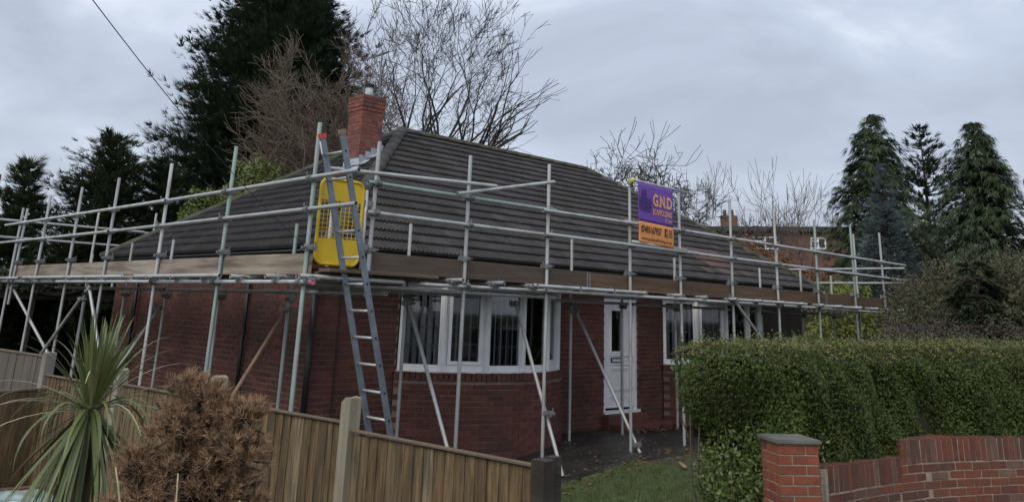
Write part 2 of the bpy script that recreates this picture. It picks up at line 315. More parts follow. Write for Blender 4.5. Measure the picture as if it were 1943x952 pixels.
# mortar body of the walls (set 6 mm behind the brick faces)
wm = MB(); e = .006
def wseg(x0, y0, x1, y1, z0, z1): wm.box(x0, y0, z0, x1, y1, z1)
WT = 2.56
wseg(WX0+e, WY0+e, WX0+.25, WY1-e, -.3, WT)                                  # side wall
wseg(WX0+.25, WY1-.25, WX1-.25, WY1-e, -.3, WT); wseg(WX1-.25, WY0+e, WX1-e, WY1-e, -.3, WT)
DX0, DX1 = 6.06, 7.04
openings = [(BCX[0]-1.675, BCX[0]+1.675, -1, 2.3), (DX0, DX1, .24, 2.2), (BCX[1]-1.675, BCX[1]+1.675, -1, 2.3)]
xs = [WX0+.25, openings[0][0], openings[0][1], DX0, DX1, openings[2][0], openings[2][1], WX1-.25]
for i in (0, 2, 4, 6): wseg(xs[i], WY0+e, xs[i+1], WY0+.25, -.3, WT)
wseg(DX0, WY0+e, DX1, WY0+.25, 2.2, WT); wseg(DX0, WY0+e, DX1, WY0+.25, -.3, .24)
for i in (1, 5): wseg(xs[i], WY0+e, xs[i+1], WY0+.25, 2.3, WT)
wall = obj('wall', wm.mesh('wall'), 'mortar', bung)
cnt = [0]
hl = [(o0-WX0, o1-WX0, z0, z1) for o0, o1, z0, z1 in openings]
lay((WX0, WY0), (WX1, WY0), -.225, WT, hl, wall)
lay((WX0, WY1), (WX0, WY0), -.225, WT, [], wall)
# --- bays
def bay(cx, single):
    bw = MB(); n = 24
    def arc(r, k, nn=n): t = -BA+2*BA*k/nn; return (cx+r*math.sin(t), BCY-r*math.cos(t))
    ro, ri = BR+.044, BR-.2
    vs = []; fs = []
    for k in range(n+1):
        for (r, z) in ((ri, -.3), (ro, -.3), (ro, .97), (ri, .97)):
            x, y = arc(r, k); vs.append((x, y, z))
    for k in range(n):
        for q in range(4): fs.append((k*4+q, k*4+(q+1) % 4, k*4+4+(q+1) % 4, k*4+4+q))
    fs += [(0, 1, 2, 3), tuple(n*4+q for q in (3, 2, 1, 0))]
    bw.add(vs, fs); bwall = obj('bay_wall', bw.mesh('bay_wall'), 'mortar', bung)
    rf = BR+.05; z = -.225; row = 0; da = .225/rf
    while z < .86:
        t = -BA + (da/2 if row % 2 else 0) + da/2
        while t < BA - da/2 + .01:
            x, y = cx+(rf-.05)*math.sin(t), BCY-(rf-.05)*math.cos(t)
            ex = (math.cos(t), math.sin(t), 0); ey = (-math.sin(t), math.cos(t), 0)
            put_brick(frame_m((x, y, z+.0325), ex, ey, (0, 0, 1)), .215, bwall, single and z > .0)
            t += da
        z += .075; row += 1
    # brick-on-edge sill, one by one
    rs = BR+.075; ns = int(2*BA*rs/.078); sl = MB(); sl.box(-.0335, -.11, -.052, .0335, .11, .052); slm = sl.mesh('sill_brick'); slm.materials.append(M['brick'])
    for k in range(ns):
        t = -BA+2*BA*(k+.5)/ns; r_ = rs-.11
        m = frame_m((cx+r_*math.sin(t), BCY-r_*math.cos(t), .985), (math.cos(t), math.sin(t), 0), (-math.sin(t), math.cos(t), 0), (0, 0, 1)) @ Matrix.Rotation(R(random.uniform(-7, -3)), 4, 'X') @ Matrix.Rotation(R(random.gauss(0, 2.0)), 4, 'Y')
        obj('sill_brick', slm, None, bwall, m)
    # bay window: six flat lights
    win = None; NF = 6; z0, z1 = 1.055, 2.24; rw = BR-.035
    fr = MB(); pts = [arc(rw, k, NF) for k in range(NF+1)]
    facets = []
    for k in range(NF):
        a, b = Vector(pts[k]), Vector(pts[k+1]); d = (b-a); L = d.length; d.normalize(); nn = Vector((d.y, -d.x))
        m = frame_m((a.x, a.y, 0), (d.x, d.y, 0), (-nn.x, -nn.y, 0), (0, 0, 1)); facets.append((m, L))
        for bx in ((.004, 0, z0, .062, .07, z1), (L-.062, 0, z0, L-.004, .07, z1), (.062, .002, z0, L-.062, .068, z0+.085), (.062, .002, z1-.07, L-.062, .068, z1)):
            fr.box(*bx, m)
    for (x, y) in pts[1:-1]:                                                  # corner posts
        mm = T(x, y, 0); fr.tube([(x, y, z0), (x, y, z1)], .045, 8)
    win = obj('bay_window', fr.mesh('bay_window'), 'white', bung)
    sb = MB()
    vs = []; fs = []
    for k in range(NF+1):
        for (r, z) in ((BR-.12, 1.03), (BR+.015, 1.025), (BR+.015, 1.05), (BR-.12, 1.055)):
            x, y = arc(r, k, NF); vs.append((x, y, z))
    for k in range(NF):
        for q in range(4): fs.append((k*4+q, k*4+(q+1) % 4, k*4+4+(q+1) % 4, k*4+4+q))
    sb.add(vs, fs); obj('window_board', sb.mesh('window_board'), 'white', win)
    for k, (m, L) in enumerate(facets):
        casement = k in (1, 4)
        x0, x1, zz0, zz1 = .062, L-.062, z0+.085, z1-.07
        if casement:
            c = MB(); w = .055
            for bx in ((x0+.006, -.012, zz0+.006, x0+w, .045, zz1-.006), (x1-w, -.012, zz0+.006, x1-.006, .045, zz1-.006), (x0+w, -.011, zz0+.006, x1-w, .044, zz0+w), (x0+w, -.011, zz1-w, x1-w, .044, zz1-.006)): c.box(*bx, m)
            obj('casement', c.mesh('casement'), 'white', win); x0 += w; x1 -= w; zz0 += w; zz1 -= w
        p = MB(); p.box(x0, .028, zz0, x1, .034, zz1, m); obj('pane', p.mesh('pane'), 'glass', win)
        g = MB()
        for q in range(1, 4): zq = zz0+(zz1-zz0)*q/4; g.box(x0, .036, zq-.005, x1, .04, zq+.005, m)
        for q in (1, 2):
            xq = x0+(x1-x0)*q/3; g.box(xq-.003, .0405, zz0, xq+.003, .0435, zz1, m)
        obj('glazing_bar', g.mesh('glazing_bar'), 'lead_strip', win)
        sm = MB(); sm.box(-.042, -.0015, 0, .042, .0015, zz1-zz0+.05); sme = sm.mesh('blind_slat'); sme.materials.append(M['blind'])
        nsl = int((L-.06)/.105)
        ang = random.uniform(35, 60)
        for q in range(nsl):
            xx = .06+(L-.12)*(q+.5)/nsl
            obj('blind_slat', sme, None, win, m @ T(xx, .12, zz0-.03) @ Matrix.Rotation(R(ang+random.uniform(-8, 8)), 4, 'Z'))
    # head, flat roof over the bay
    hb = MB(); vs = []; fs = []; nn_ = n
    for k in range(nn_+1):
        for (r, z) in ((BR-.16, 2.24), (BR+.03, 2.24), (BR+.03, 2.262), (BR-.16, 2.262)):
            x, y = arc(r, k); vs.append((x, y, z))
    for k in range(nn_):
        for q in range(4): fs.append((k*4+q, k*4+(q+1) % 4, k*4+4+(q+1) % 4, k*4+4+q))
    hb.add(vs, fs); obj('bay_head', hb.mesh('bay_head'), 'white', bung)
    rb = MB(); top = [arc(BR+.06, k)+(2.225+.045,) for k in range(nn_+1)]
    vs = [(x, y, 2.264) for x, y, z in top]+[(x, y, 2.288) for x, y, z in top]; n1_ = nn_+1
    fs = [tuple(range(n1_))[::-1], tuple(range(n1_, 2*n1_))]+[(k, (k+1) % n1_, n1_+(k+1) % n1_, n1_+k) for k in range(n1_)]
    rb.add(vs, fs); obj('bay_roof', rb.mesh('bay_roof'), 'deck', bung)
bay(BCX[0], True); bay(BCX[1], False)
jb = obj('bricks', brick_join.mesh('bricks', clean=False), 'brick', wall); jb['kind'] = 'stuff'
# --- inside: floor, ceiling and a back partition so that the rooms are closed
box_part('room_lining', (WX0+.27, 4.9, .0, WX1-.27, 5.0, 2.5), 'room', bung)
box_part('ceiling', (WX0+.26, WY0+.26, 2.5, WX1-.26, WY1-.26, 2.53), 'room', bung)
box_part('floor', (WX0+.26, WY0+.26, .02, WX1-.26, WY1-.26, .06), 'timber_dark', bung)
# --- door
dz0, dz1 = .27, 2.2
dfr = MB()
for b in ((DX0, 1.93, dz0, DX0+.075, 2.02, dz1), (DX1-.075, 1.93, dz0, DX1, 2.02, dz1), (DX0+.075, 1.931, dz1-.075, DX1-.075, 2.019, dz1)): dfr.box(*b)
door = MB()
a0, a1 = DX0+.082, DX1-.082; yf = 1.955
gx0, gx1, gz0, gz1 = a0+.17, a0+.47, 1.27, 2.0
for b in ((a0, yf, dz0+.06, gx0, yf+.05, dz1-.08), (gx1, yf, dz0+.06, a1, yf+.05, dz1-.08), (gx0, yf, dz0+.06, gx1, yf+.05, gz0), (gx0, yf, gz1, gx1, yf+.05, dz1-.08)): door.box(*b)
dr = obj('door', door.mesh('door'), 'white', bung)
obj('door_frame', dfr.mesh('door_frame'), 'white', dr)
box_part('threshold', (DX0-.02, 1.86, .243, DX1+.02, 1.99, .29), 'white', dr)
box_part('pane', (gx0, yf+.02, gz0, gx1, yf+.026, gz1), 'glass', dr)
gb = MB()
for b in ((gx0-.02, yf-.012, gz0-.025, gx0+.012, yf+.004, gz1+.02), (gx1-.012, yf-.012, gz0-.025, gx1+.02, yf+.004, gz1+.02), (gx0+.012, yf-.011, gz0-.025, gx1-.012, yf+.003, gz0+.012), (gx0+.012, yf-.011, gz1-.012, gx1-.012, yf+.003, gz1+.02)): gb.box(*b)
gb.tube([(gx0+.02, yf-.004, gz1-.0), (gx0+.08, yf-.004, gz1+.05), ((gx0+gx1)/2, yf-.004, gz1+.07), (gx1-.08, yf-.004, gz1+.05), (gx1-.02, yf-.004, gz1)], .012, 6)
obj('glazing_bead', gb.mesh('glazing_bead'), 'white', dr)
cx_ = (gx0+gx1)/2+.06
for (x0, x1, z0, z1) in ((a0+.13, a1-.12, .62, 1.0), (a0+.1, a1-.1, .5, .52), (a0+.1, a1-.1, 1.2, 1.22), (a0+.1, a1-.1, 1.05, 1.065)):
    pm = MB()
    if z1-z0 < .1: pm.box(x0, yf-.012, z0, x1, yf+.01, z1)
    else:
        for b in ((x0, yf-.014, z0, x0+.03, yf+.01, z1), (x1-.03, yf-.014, z0, x1, yf+.01, z1), (x0+.03, yf-.013, z0, x1-.03, yf+.01, z0+.03), (x0+.03, yf-.013, z1-.03, x1-.03, yf+.01, z1)): pm.box(*b)
    obj('door_panel', pm.mesh('door_panel'), 'white', dr)
lp = MB(); lx0, lx1 = a0+.17, a0+.5
for b in ((lx0, yf-.02, 1.09, lx1, yf+.01, 1.105), (lx0, yf-.02, 1.155, lx1, yf+.01, 1.17), (lx0, yf-.02, 1.105, lx0+.02, yf+.01, 1.155), (lx1-.02, yf-.02, 1.105, lx1, yf+.01, 1.155)): lp.box(*b)
lb = obj('letterbox', lp.mesh('letterbox'), 'black', dr)
box_part('flap', (lx0+.02, yf-.01, 1.105, lx1-.02, yf+.005, 1.155), 'white', lb)
hd = MB(); hd.tube([(a1-.06, yf-.03, 1.18), (a1-.17, yf-.03, 1.18)], .011, 8); hd.box(a1-.075, yf-.012, 1.08, a1-.045, yf+.005, 1.3)
obj('handle', hd.mesh('handle'), 'aerial', dr)
gd_ = MB(); gd_.box(11.42, 1.86, .02, 13.3, 1.893, 2.4); gdo = obj('shade_panel', gd_.mesh('shade_panel'), 'black', bung); gdo['label'] = 'dark boarded panel added for the unlit black area at the far end of the front wall'  # dark panel added to stand in for the unlit end of the wall
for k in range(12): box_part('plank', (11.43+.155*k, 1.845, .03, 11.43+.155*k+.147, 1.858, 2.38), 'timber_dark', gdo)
# steps below the door
box_part('doorstep', (DX0-.06, 1.74, -.05, DX1+.1, 1.895, .235), 'red_step', bung, .008)
box_part('doorstep', (DX0-.02, 1.5, -.05, DX1+.5, 1.735, .1), 'red_step', bung, .008)
# --- downpipe, cable, fascia, gutter
dp = MB(); dp.tube([(.0, 1.87, 2.3), (.0, 1.87, -.2)], .04, 10); dp.tube([(-.06, 1.5, 2.5), (-.03, 1.7, 2.38), (0, 1.87, 2.25)], .04, 10)
obj('downpipe', dp.mesh('downpipe', True), 'black', bung)
dp = MB(); dp.tube([(.0, 7.9, 2.3), (.0, 7.9, -.2)], .035, 10); obj('downpipe', dp.mesh('downpipe', True), 'black', bung)
dp = MB(); dp.tube([(.02, 3.75, 2.4), (.02, 3.75, -.2)], .03, 10); obj('downpipe', dp.mesh('downpipe', True), 'black', bung)
cb = MB(); cb.tube([(.43, 1.885, 2.5), (.425, 1.885, 1.5), (.432, 1.885, .8), (.43, 1.885, -.1)], .009, 6); obj('wall_cable', cb.mesh('wall_cable'), 'cable', bung)
fz0, fz1 = ZE-.16, ZE-.015
fa = MB(); t_ = .02
XR, YR = XE+WID, YE+DEP
i0 = .1
for b in ((XE+i0, YE+i0, fz0, XR-i0, YE+i0+t_, fz1), (XE+i0, YR-i0-t_, fz0, XR-i0, YR-i0, fz1), (XE+i0, YE+i0+t_, fz0, XE+i0+t_, YR-i0-t_, fz1), (XR-i0-t_, YE+i0+t_, fz0, XR-i0, YR-i0-t_, fz1)): fa.box(*b)
obj('fascia', fa.mesh('fascia'), 'black', bung)
sf = MB(); z_ = fz0+.004
for b in ((XE+i0+t_, YE+i0+t_, z_, XR-i0-t_, WY0-.002, z_+.012), (XE+i0+t_, WY0-.002, z_, WX0-.002, YR-i0-t_, z_+.012)): sf.box(*b)
obj('soffit', sf.mesh('soffit'), 'timber_dark', bung)
def gutter(a, b):
    g = MB(); a = Vector(a); b = Vector(b); d = (b-a).normalized(); s = d.cross(Vector((0, 0, 1))); n = 9; vs = []; fs = []
    for p in (a, b):
        for r in (.055, .048):
            for k in range(n):
                t = math.pi*k/(n-1); vs.append(p+s*math.cos(t)*r-Vector((0, 0, 1))*math.sin(t)*r)
    for k in range(n-1):
        fs += [(k, k+1, 2*n+k+1, 2*n+k), (n+k, 3*n+k, 3*n+k+1, n+k+1)]
    for o in (0, 2*n):
        fs += [(o+k, o+n+k, o+n+k+1, o+k+1) for k in range(n-1)]
    fs += [(0, 2*n, 3*n, n), (n-1, 2*n-1, 4*n-1, 3*n-1)]
    g.add(vs, fs); obj('gutter', g.mesh('gutter', True), 'black', bung)
gutter((XE, YE+.04, ZE-.03), (XR, YE+.04, ZE-.03)); gutter((XE+.04, YR, ZE-.03), (XE+.04, YE, ZE-.03))
# --- roof: solid body, tiles laid course by course
ZR = ZE+H*TP
rv = [(XE+.02, YE+.02, ZE-.03), (XR-.02, YE+.02, ZE-.03), (XR-.02, YR-.02, ZE-.03), (XE+.02, YR-.02, ZE-.03), (XE+H, YE+H, ZR-.04), (XR-H, YE+H, ZR-.04)]
rb = MB(); rb.add(rv, [(0, 1, 5, 4), (1, 2, 5), (2, 3, 4, 5), (3, 0, 4), (0, 3, 2, 1)])
roof = obj('roof', rb.mesh('roof'), 'deck', bung)
SL = math.hypot(H, H*TP); NC = 18; G = SL/NC; TW = .30; cs, sn = H/SL, H*TP/SL
def tile_geo():
    prof = []; nr = 4; p = TW/nr
    for k in range(nr):
        x = k*p; prof += [(x, 0), (x+p*.42, 0.001), (x+p*.56, .021), (x+p*.88, .023)]
    prof.append((TW, 0))
    n = len(prof); lo, hi = .05, .006; v = []
    for (x, h) in prof: v.append((x, -.02, lo+h))
    for (x, h) in prof: v.append((x, G+.02, hi+h))
    for (x, h) in prof: v.append((x, -.02, lo-.042))
    f = [(i, i+1, n+i+1, n+i) for i in range(n-1)]+[(2*n+i, 2*n+i+1, i+1, i) for i in range(n-1)]
    f += [(2*n, 0, n), (n-1, 3*n-1, 2*n-1)]
    return v, f
TV, TF = tile_geo()
def tmesh(nm, mt):
    mb = MB(); mb.add(TV, TF); me = mb.mesh(nm); me.materials.append(M[mt]); return me
tile_me, tile_red = tmesh('tile', 'tile'), tmesh('tile_red', 'tile_red')
front_m = frame_m((XE, YE, ZE), (1, 0, 0), (0, cs, sn), (0, -sn, cs))
side_m = frame_m((XE, YR, ZE), (0, -1, 0), (cs, 0, sn), (-sn, 0, cs))
rear_m = frame_m((XR, YE, ZE), (0, 1, 0), (-cs, 0, sn), (sn, 0, cs))
whole = []; cut = []; rest = MB()
for m, W_, tag_ in ((front_m, WID, 'f'), (side_m, DEP, 's')):
    for c in range(NC):
        v0 = c*G; off = (.15 if c % 2 else 0)
        k0 = -1
        for k in range(-1, int(W_/TW)+2):
            u0 = k*TW+off*0+(.0 if c % 2 == 0 else TW/2); u1 = u0+TW
            l0, l1 = (v0-.02)*cs, (v0+G+.02)*cs
            if u1 < l0 or u0 > W_-l0: continue
            mm = m @ T(u0, v0, random.uniform(-.002, .002)) @ Matrix.Rotation(R(random.gauss(0, .25)), 4, 'Z') @ Matrix.Rotation(R(random.gauss(0, .25)), 4, 'Y')
            if u0 >= l1-.02 and u1 <= W_-l1+.02:
                ctr = mm @ Vector((TW/2, G/2, 0)); whole.append(((ctr-CAM).length, mm, tag_, u0, c))
            else: cut.append((mm, tag_))
whole.sort(key=lambda w: w[0]*(1.0 if w[2] == 'f' else 1.15))
for i, (dd, mm, tg, u0, c) in enumerate(whole):
    red = tg == 'f' and ((c in (2, 3, 4) and 9.3 < u0 < 10.4) or (c in (6, 7, 8) and 8.3 < u0 < 9.5) or (c in (1, 4) and 9.0 < u0 < 10.8 and (int(u0*7) % 3)))
    if i < 300 or red: obj('tile', tile_red if red else tile_me, None, roof, mm)
    else: rest.add([mm @ Vector(v) for v in TV], TF)
ro = obj('tiles', rest.mesh('tiles', clean=False), 'tile', roof); ro['kind'] = 'stuff'
cm = MB()
for mm, tg in cut: cm.add([mm @ Vector(v) for v in TV], TF)
me = cm.mesh('cut_tiles', clean=False)
# trim the cut tiles at the hips: tiles of the front stay right of the left hip, side tiles stay left of it ...
def trimmed(sel, planes, nm):
    c = MB()
    for mm, tg in cut:
        if tg == sel: c.add([mm @ Vector(v) for v in TV], TF)
    me = c.mesh(nm, clean=False); bm = bmesh.new(); bm.from_mesh(me)
    for (p, n) in planes: bmesh.ops.bisect_plane(bm, geom=bm.verts[:]+bm.edges[:]+bm.faces[:], plane_co=p, plane_no=n, clear_outer=True)
    bm.to_mesh(me); bm.free(); o = obj('cut_tiles', me, 'tile', roof); o['kind'] = 'stuff'
bpy.data.meshes.remove(me)
trimmed('f', [((XE, YE, 0), (-1, 1, 0)), ((XR, YE, 0), (1, 1, 0))], 'cut_tiles_a')
trimmed('s', [((XE, YE, 0), (1, -1, 0)), ((XE, YR, 0), (1, 1, 0))], 'cut_tiles_b')
# half-round hip and ridge tiles
def cap_mesh(nm, L, r, mt):
    mb = MB(); n = 9; vs = []
    for (y, rr) in ((-.02, r*1.015), (L, r*.985)):
        for q in (1, .86):
            for k in range(n):
                t = R(-8)+(math.pi+R(16))*k/(n-1); vs.append((rr*q*math.cos(t), y, rr*q*math.sin(t)*.8-.01))
    fs = []
    for k in range(n-1): fs += [(k, k+1, 2*n+k+1, 2*n+k), (n+k+1, n+k, 3*n+k, 3*n+k+1), (k, n+k, n+k+1, k+1), (2*n+k, 2*n+k+1, 3*n+k+1, 3*n+k)]
    mb.add(vs, fs); me = mb.mesh(nm, True); me.materials.append(M[mt]); return me
hip_me = cap_mesh('hip_tile', .44, .118, 'hip'); rdg_me = cap_mesh('ridge_tile', .44, .105, 'moss')
def run(nm, me, a, b):
    a = Vector(a); b = Vector(b); d = b-a; L = d.length; d.normalize(); s = d.cross(Vector((0, 0, 1))).normalized(); u = s.cross(d)
    n = int(L/.43)+1
    for k in range(n):
        p = a+d*(L*k/n)
        obj(nm, me, None, roof, frame_m(p, s, d, u) @ Matrix.Rotation(R(random.gauss(0, .5)), 4, 'Z') @ T(0, 0, random.uniform(0, .006)))
lift = Vector((0, 0, .03))
A1, A2 = Vector((XE+H, YE+H, ZR)), Vector((XR-H, YE+H, ZR))
run('hip_tile', hip_me, Vector((XE, YE, ZE))+lift, A1+lift); run('hip_tile', rdg_me, Vector((XE, YR, ZE))+lift, A1+lift)
run('hip_tile', rdg_me, Vector((XR, YE, ZE))+lift, A2+lift); run('hip_tile', rdg_me, Vector((XR, YR, ZE))+lift, A2+lift)
run('ridge_tile', rdg_me, A1+lift, A2+lift)
# --- chimney
CX0, CX1, CY0, CY1, CZT = 2.36, 2.83, 4.65, 5.10, 5.68
ch = MB(); ch.box(CX0+e, CY0+e, 3.9, CX1-e, CY1-e, CZT-.02); ch.box(CX0+.03, CY0+.03, CZT-.02, CX1-.03, CY1-.03, CZT+.03)
chim = obj('chimney', ch.mesh('chimney'), 'mortar', bung)
cb_me = {}
def chim_brick(L, m):
    k = round(L, 3)
    if k not in cb_me:
        b = MB(); b.box(-L/2, -.05, -.0325, L/2, .05, .0325); cb_me[k] = b.mesh('chimney_brick'); cb_me[k].materials.append(M['brick_chim'])
    obj('brick', cb_me[k], None, chim, m)
chim_rest = MB()
z = 4.28; row = 0
while z < CZT-.01:
    off = .014 if z > CZT-.30 and z < CZT-.2 else (.024 if z >= CZT-.2 else 0)
    x0, x1, y0, y1 = CX0-off, CX1+off, CY0-off, CY1+off
    for (a, b, nx) in (((x0, y0), (x1, y0), 0), ((x1, y0), (x1, y1), 1), ((x0, y1), (x0, y0), 2)):
        a = Vector(a); b = Vector(b); L = (b-a).length; d = (b-a)/L; nr = Vector((d.y, -d.x))
        first = (row+nx) % 2
        lens = [.10, .215, L-.10-.215-.02] if first else [.215, L-.215-.01]
        x = 0
        for l_ in lens:
            if l_ < .03: continue
            c = a+d*(x+l_/2)-nr*.05
            if z > ZE+(c.x-XE)*TP-.1: (chim_brick if nx != 1 else (lambda l, q: chim_rest.box(-l/2, -.05, -.0325, l/2, .05, .0325, q)))(l_, frame_m((c.x, c.y, z+.0325), (d.x, d.y, 0), (-nr.x, -nr.y, 0), (0, 0, 1)) @ T(0, random.uniform(-.003, .003), 0))
            x += l_+.01
    z += .075; row += 1
ob = obj('bricks', chim_rest.mesh('bricks'), 'brick_chim', chim); ob['kind'] = 'stuff'
fl = MB()                                                                     # stepped lead flashing and apron
apr = [(CX0-.16, CY0-.1), (CX0-.16, CY1+.1)]
zr = lambda x: ZE+(x-XE)*TP+.06
fl.add([(CX0-.2, CY0-.12, zr(CX0-.2)), (CX0-.2, CY1+.12, zr(CX0-.2)), (CX0-.004, CY1+.05, zr(CX0)+.0), (CX0-.004, CY0-.05, zr(CX0)), (CX0-.006, CY1+.02, zr(CX0)+.13), (CX0-.006, CY0-.006, zr(CX0)+.13)], [(0, 1, 2, 3), (3, 2, 4, 5)])
ns = 4
for k in range(ns):
    xa, xb = CX0-.004+(CX1-CX0+.02)*k/ns, CX0-.004+(CX1-CX0+.02)*(k+1)/ns+.03
    y = CY0-.008-.003*k
    fl.add([(xa, y, zr(xa)-.03), (xb, y, zr(xb)-.03), (xb, y-.004, zr(xb)+.09), (xa, y-.012, zr(xb)+.09)], [(0, 1, 2, 3)])
fl.add([(CX0-.2, CY0-.16, zr(CX0-.2)), (CX1+.1, CY0-.16, zr(CX1+.1)), (CX1+.1, CY0-.012, zr(CX1+.1)+.01), (CX0-.2, CY0-.012, zr(CX0-.2)+.01)], [(0, 1, 2, 3)])
obj('flashing', fl.mesh('flashing'), 'lead', chim)
pt = MB(); px, py = 2.60, 4.85
pt.tube([(px, py, CZT+.02), (px, py, CZT+.1), (px, py, CZT+.22)], [.09, .075, .075], 14); obj('chimney_pot', pt.mesh('chimney_pot', True), 'pot', chim)
pt = MB(); pt.tube([(px, py, CZT+.22), (px, py, CZT+.24)], .095, 14); pt.tube([(px, py, CZT+.255), (px, py, CZT+.275)], .1, 14)
for k in range(4):
    t = k*math.pi/2; pt.box(px+.065*math.cos(t)-.008, py+.065*math.sin(t)-.008, CZT+.235, px+.065*math.cos(t)+.008, py+.065*math.sin(t)+.008, CZT+.26)
obj('cowl', pt.mesh('cowl'), 'black', chim)
# --- aerials
ae = thing('tv_aerial', 'tall thin television aerial mast strapped to the back of the chimney', 'aerial', (3.05, 5.13, 5.2), 'aerials on the chimney')
mb = MB(); mb.tube([(3.02, 5.13, 5.0), (3.02, 5.13, 6.78)], .017, 8); obj('mast', mb.mesh('mast'), 'aerial', ae)
mb = MB(); mb.tube([(2.62, 5.13, 6.5), (3.2, 5.2, 6.83)], .012, 6); bo = obj('boom', mb.mesh('boom'), 'aerial', ae)
mb = MB()
for k in range(7):
    t = k/6; p = Vector((2.66, 5.135, 6.525)).lerp(Vector((3.18, 5.197, 6.82)), t); w = .1+.05*t; mb.tube([p+Vector((-.3*w, w, 0)), p-Vector((-.3*w, w, 0))], .005, 4)
for q in range(4): mb.tube([(3.05+.05*q, 5.06, 6.72+.03*q), (3.05+.05*q, 5.3, 6.72+.03*q)], .006, 4)
obj('elements', mb.mesh('elements'), 'cable', ae)
mb = MB(); mb.box(2.885, 5.06, 5.3, 3.03, 5.1, 5.33); mb.box(2.885, 5.06, 5.55, 3.03, 5.1, 5.58); obj('bracket', mb.mesh('bracket'), 'aerial', ae)
ae = thing('tv_aerial', 'short television aerial above the chimney pot', 'aerial', (2.55, 5.0, 5.9), 'aerials on the chimney')
mb = MB(); mb.tube([(2.66, 5.1, 5.5), (2.66, 5.1, 6.2)], .015, 8); obj('mast', mb.mesh('mast'), 'aerial', ae)
mb = MB(); mb.tube([(2.27, 4.88, 5.94), (2.74, 5.12, 6.16)], .011, 6); obj('boom', mb.mesh('boom'), 'aerial', ae)
mb = MB()
for k in range(3): mb.tube([(2.44, 4.9, 6.13+.045*k), (2.68, 5.1, 6.13+.045*k)], .006, 4)
mb.tube([(2.44, 4.9, 6.13), (2.44, 4.9, 6.22)], .006, 4); mb.tube([(2.68, 5.1, 6.13), (2.68, 5.1, 6.22)], .006, 4)
obj('reflector', mb.mesh('reflector'), 'aerial', ae)
# ------------------------------------------------------------------ scaffold
scaf = thing('scaffold', 'galvanised tube scaffold with timber boards wrapped around the bungalow roof edge', 'scaffold', (-1.37, 0, gz(-1.37, 0)))
def tube_mesh(nm, mt):
    n = 14; vs = []; fs = []
    for z in (0, 1):
        for r in (1, .84):
            for k in range(n):
                t = 2*math.pi*k/n; vs.append((r*math.cos(t), r*math.sin(t), z))
    for k in range(n):
        j = (k+1) % n; fs += [(k, j, 2*n+j, 2*n+k), (n+j, n+k, 3*n+k, 3*n+j), (k, n+k, n+j, j), (2*n+k, 2*n+j, 3*n+j, 3*n+k)]
    mb = MB(); mb.add(vs, fs); me = mb.mesh(nm, False); me.materials.append(M[mt])
    me.polygons.foreach_set('use_smooth', [i % 4 < 2 for i in range(len(me.polygons))]); return me
TM = {k: tube_mesh('tube_'+k, k) for k in ('galv', 'galv_green', 'rusty')}
TR = .0242
def tube(name, a, b, mt='galv', parent=scaf):
    a = Vector(a); b = Vector(b); d = b-a; L = d.length
    m = Matrix.Translation(a) @ d.to_track_quat('Z', 'Y').to_matrix().to_4x4() @ Matrix.Diagonal((TR, TR, L, 1))
    o = bpy.data.objects.new(name, TM[mt]); COL.objects.link(o); o.matrix_basis = m; WM[o] = m
    o.parent = parent; o.matrix_parent_inverse = WM[parent].inverted(); return o
cp = MB()
cp.tube([(0, 0, -.028), (0, 0, .028)], .036, 10); cp.tube([(.05, -.03, 0), (.05, .03, 0)], .034, 10)
cp.box(-.03, -.052, -.022, .05, -.034, .022); cp.box(-.058, -.02, -.012, -.03, .02, .012); cp.tube([(-.045, -.07, 0), (-.045, -.03, 0)], .009, 6); cp.tube([(.03, -.075, 0), (.03, -.045, 0)], .009, 6); cp.tube([(.075, -.012, .03), (.075, -.012, .06)], .008, 6)
cp_me = cp.mesh('coupler'); cp_me.materials.append(M['coupler'])
def coupler(p, az, parent):
    obj('coupler', cp_me, None, parent, T(*p) @ Matrix.Rotation(az+random.uniform(-.1, .1), 4, 'Z') @ Matrix.Rotation(random.uniform(-.1, .1), 4, 'X') @ Matrix.Scale(1.18, 4))
FX = [-.48, .99, 2.51, 4.38, 5.72, 7.29, 8.88, 10.49, 12.17, 13.67]
FT = [3.80, 3.85, 3.95, 3.94, 3.91, 3.98, 3.96, 3.94, 3.98, 3.95]
FB = [2.2, None, None, None, None, None, None, None, None, None]
ZL, ZB, ZA = 2.19, 2.945, 3.29
LY = [-.1, 1.9, 3.8, 5.79, 7.47, 9.17, 10.51]
LT = [3.86, 3.81, 3.77, 3.73, 3.71, 3.67, 3.52]
ZLl, ZBl, ZAl = 2.12, 2.88, 3.225
lean = lambda: random.uniform(-.012, .012)
for i, x in enumerate(FX):
    zb = gz(x, 0)
    if i == 0: zb = 2.0
    dx, dy = lean(), lean()
    p = tube('post', (x-dx, -dy, zb), (x+dx, dy, FT[i]), 'galv_green' if i in (7, 8) else 'galv')
    for z in (ZL, ZB, ZA): coupler((x, -.0, z), -math.pi/2, p)
    coupler((x, 0, ZL+.33), math.pi/2, p)
    if i > 0:
        bp = MB(); bp.box(x-dx-.075, -dy-.075, zb-.01, x-dx+.075, -dy+.075, zb+.006); obj('base_plate', bp.mesh('base_plate'), 'coupler', p)
for j, y in enumerate(LY):
    zb = gz(-1.37, y); dx, dy = lean(), lean()
    if j == 6: zb = 1.7
    p = tube('post', (-1.37-dx, y-dy, zb), (-1.37+dx, y+dy, LT[j]), 'galv_green' if j in (0, 1) else 'galv')
    for z in (ZLl, ZBl, ZAl): coupler((-1.37, y, z), math.pi, p)
    coupler((-1.37, y, ZLl+.36), 0, p)
    if j < 6:
        bp = MB(); bp.box(-1.37-.075, y-.075, zb-.01, -1.37+.075, y+.075, zb+.006); obj('base_plate', bp.mesh('base_plate'), 'coupler', p)
o_ = -.052                                                                   # rails run on the outer side of the posts
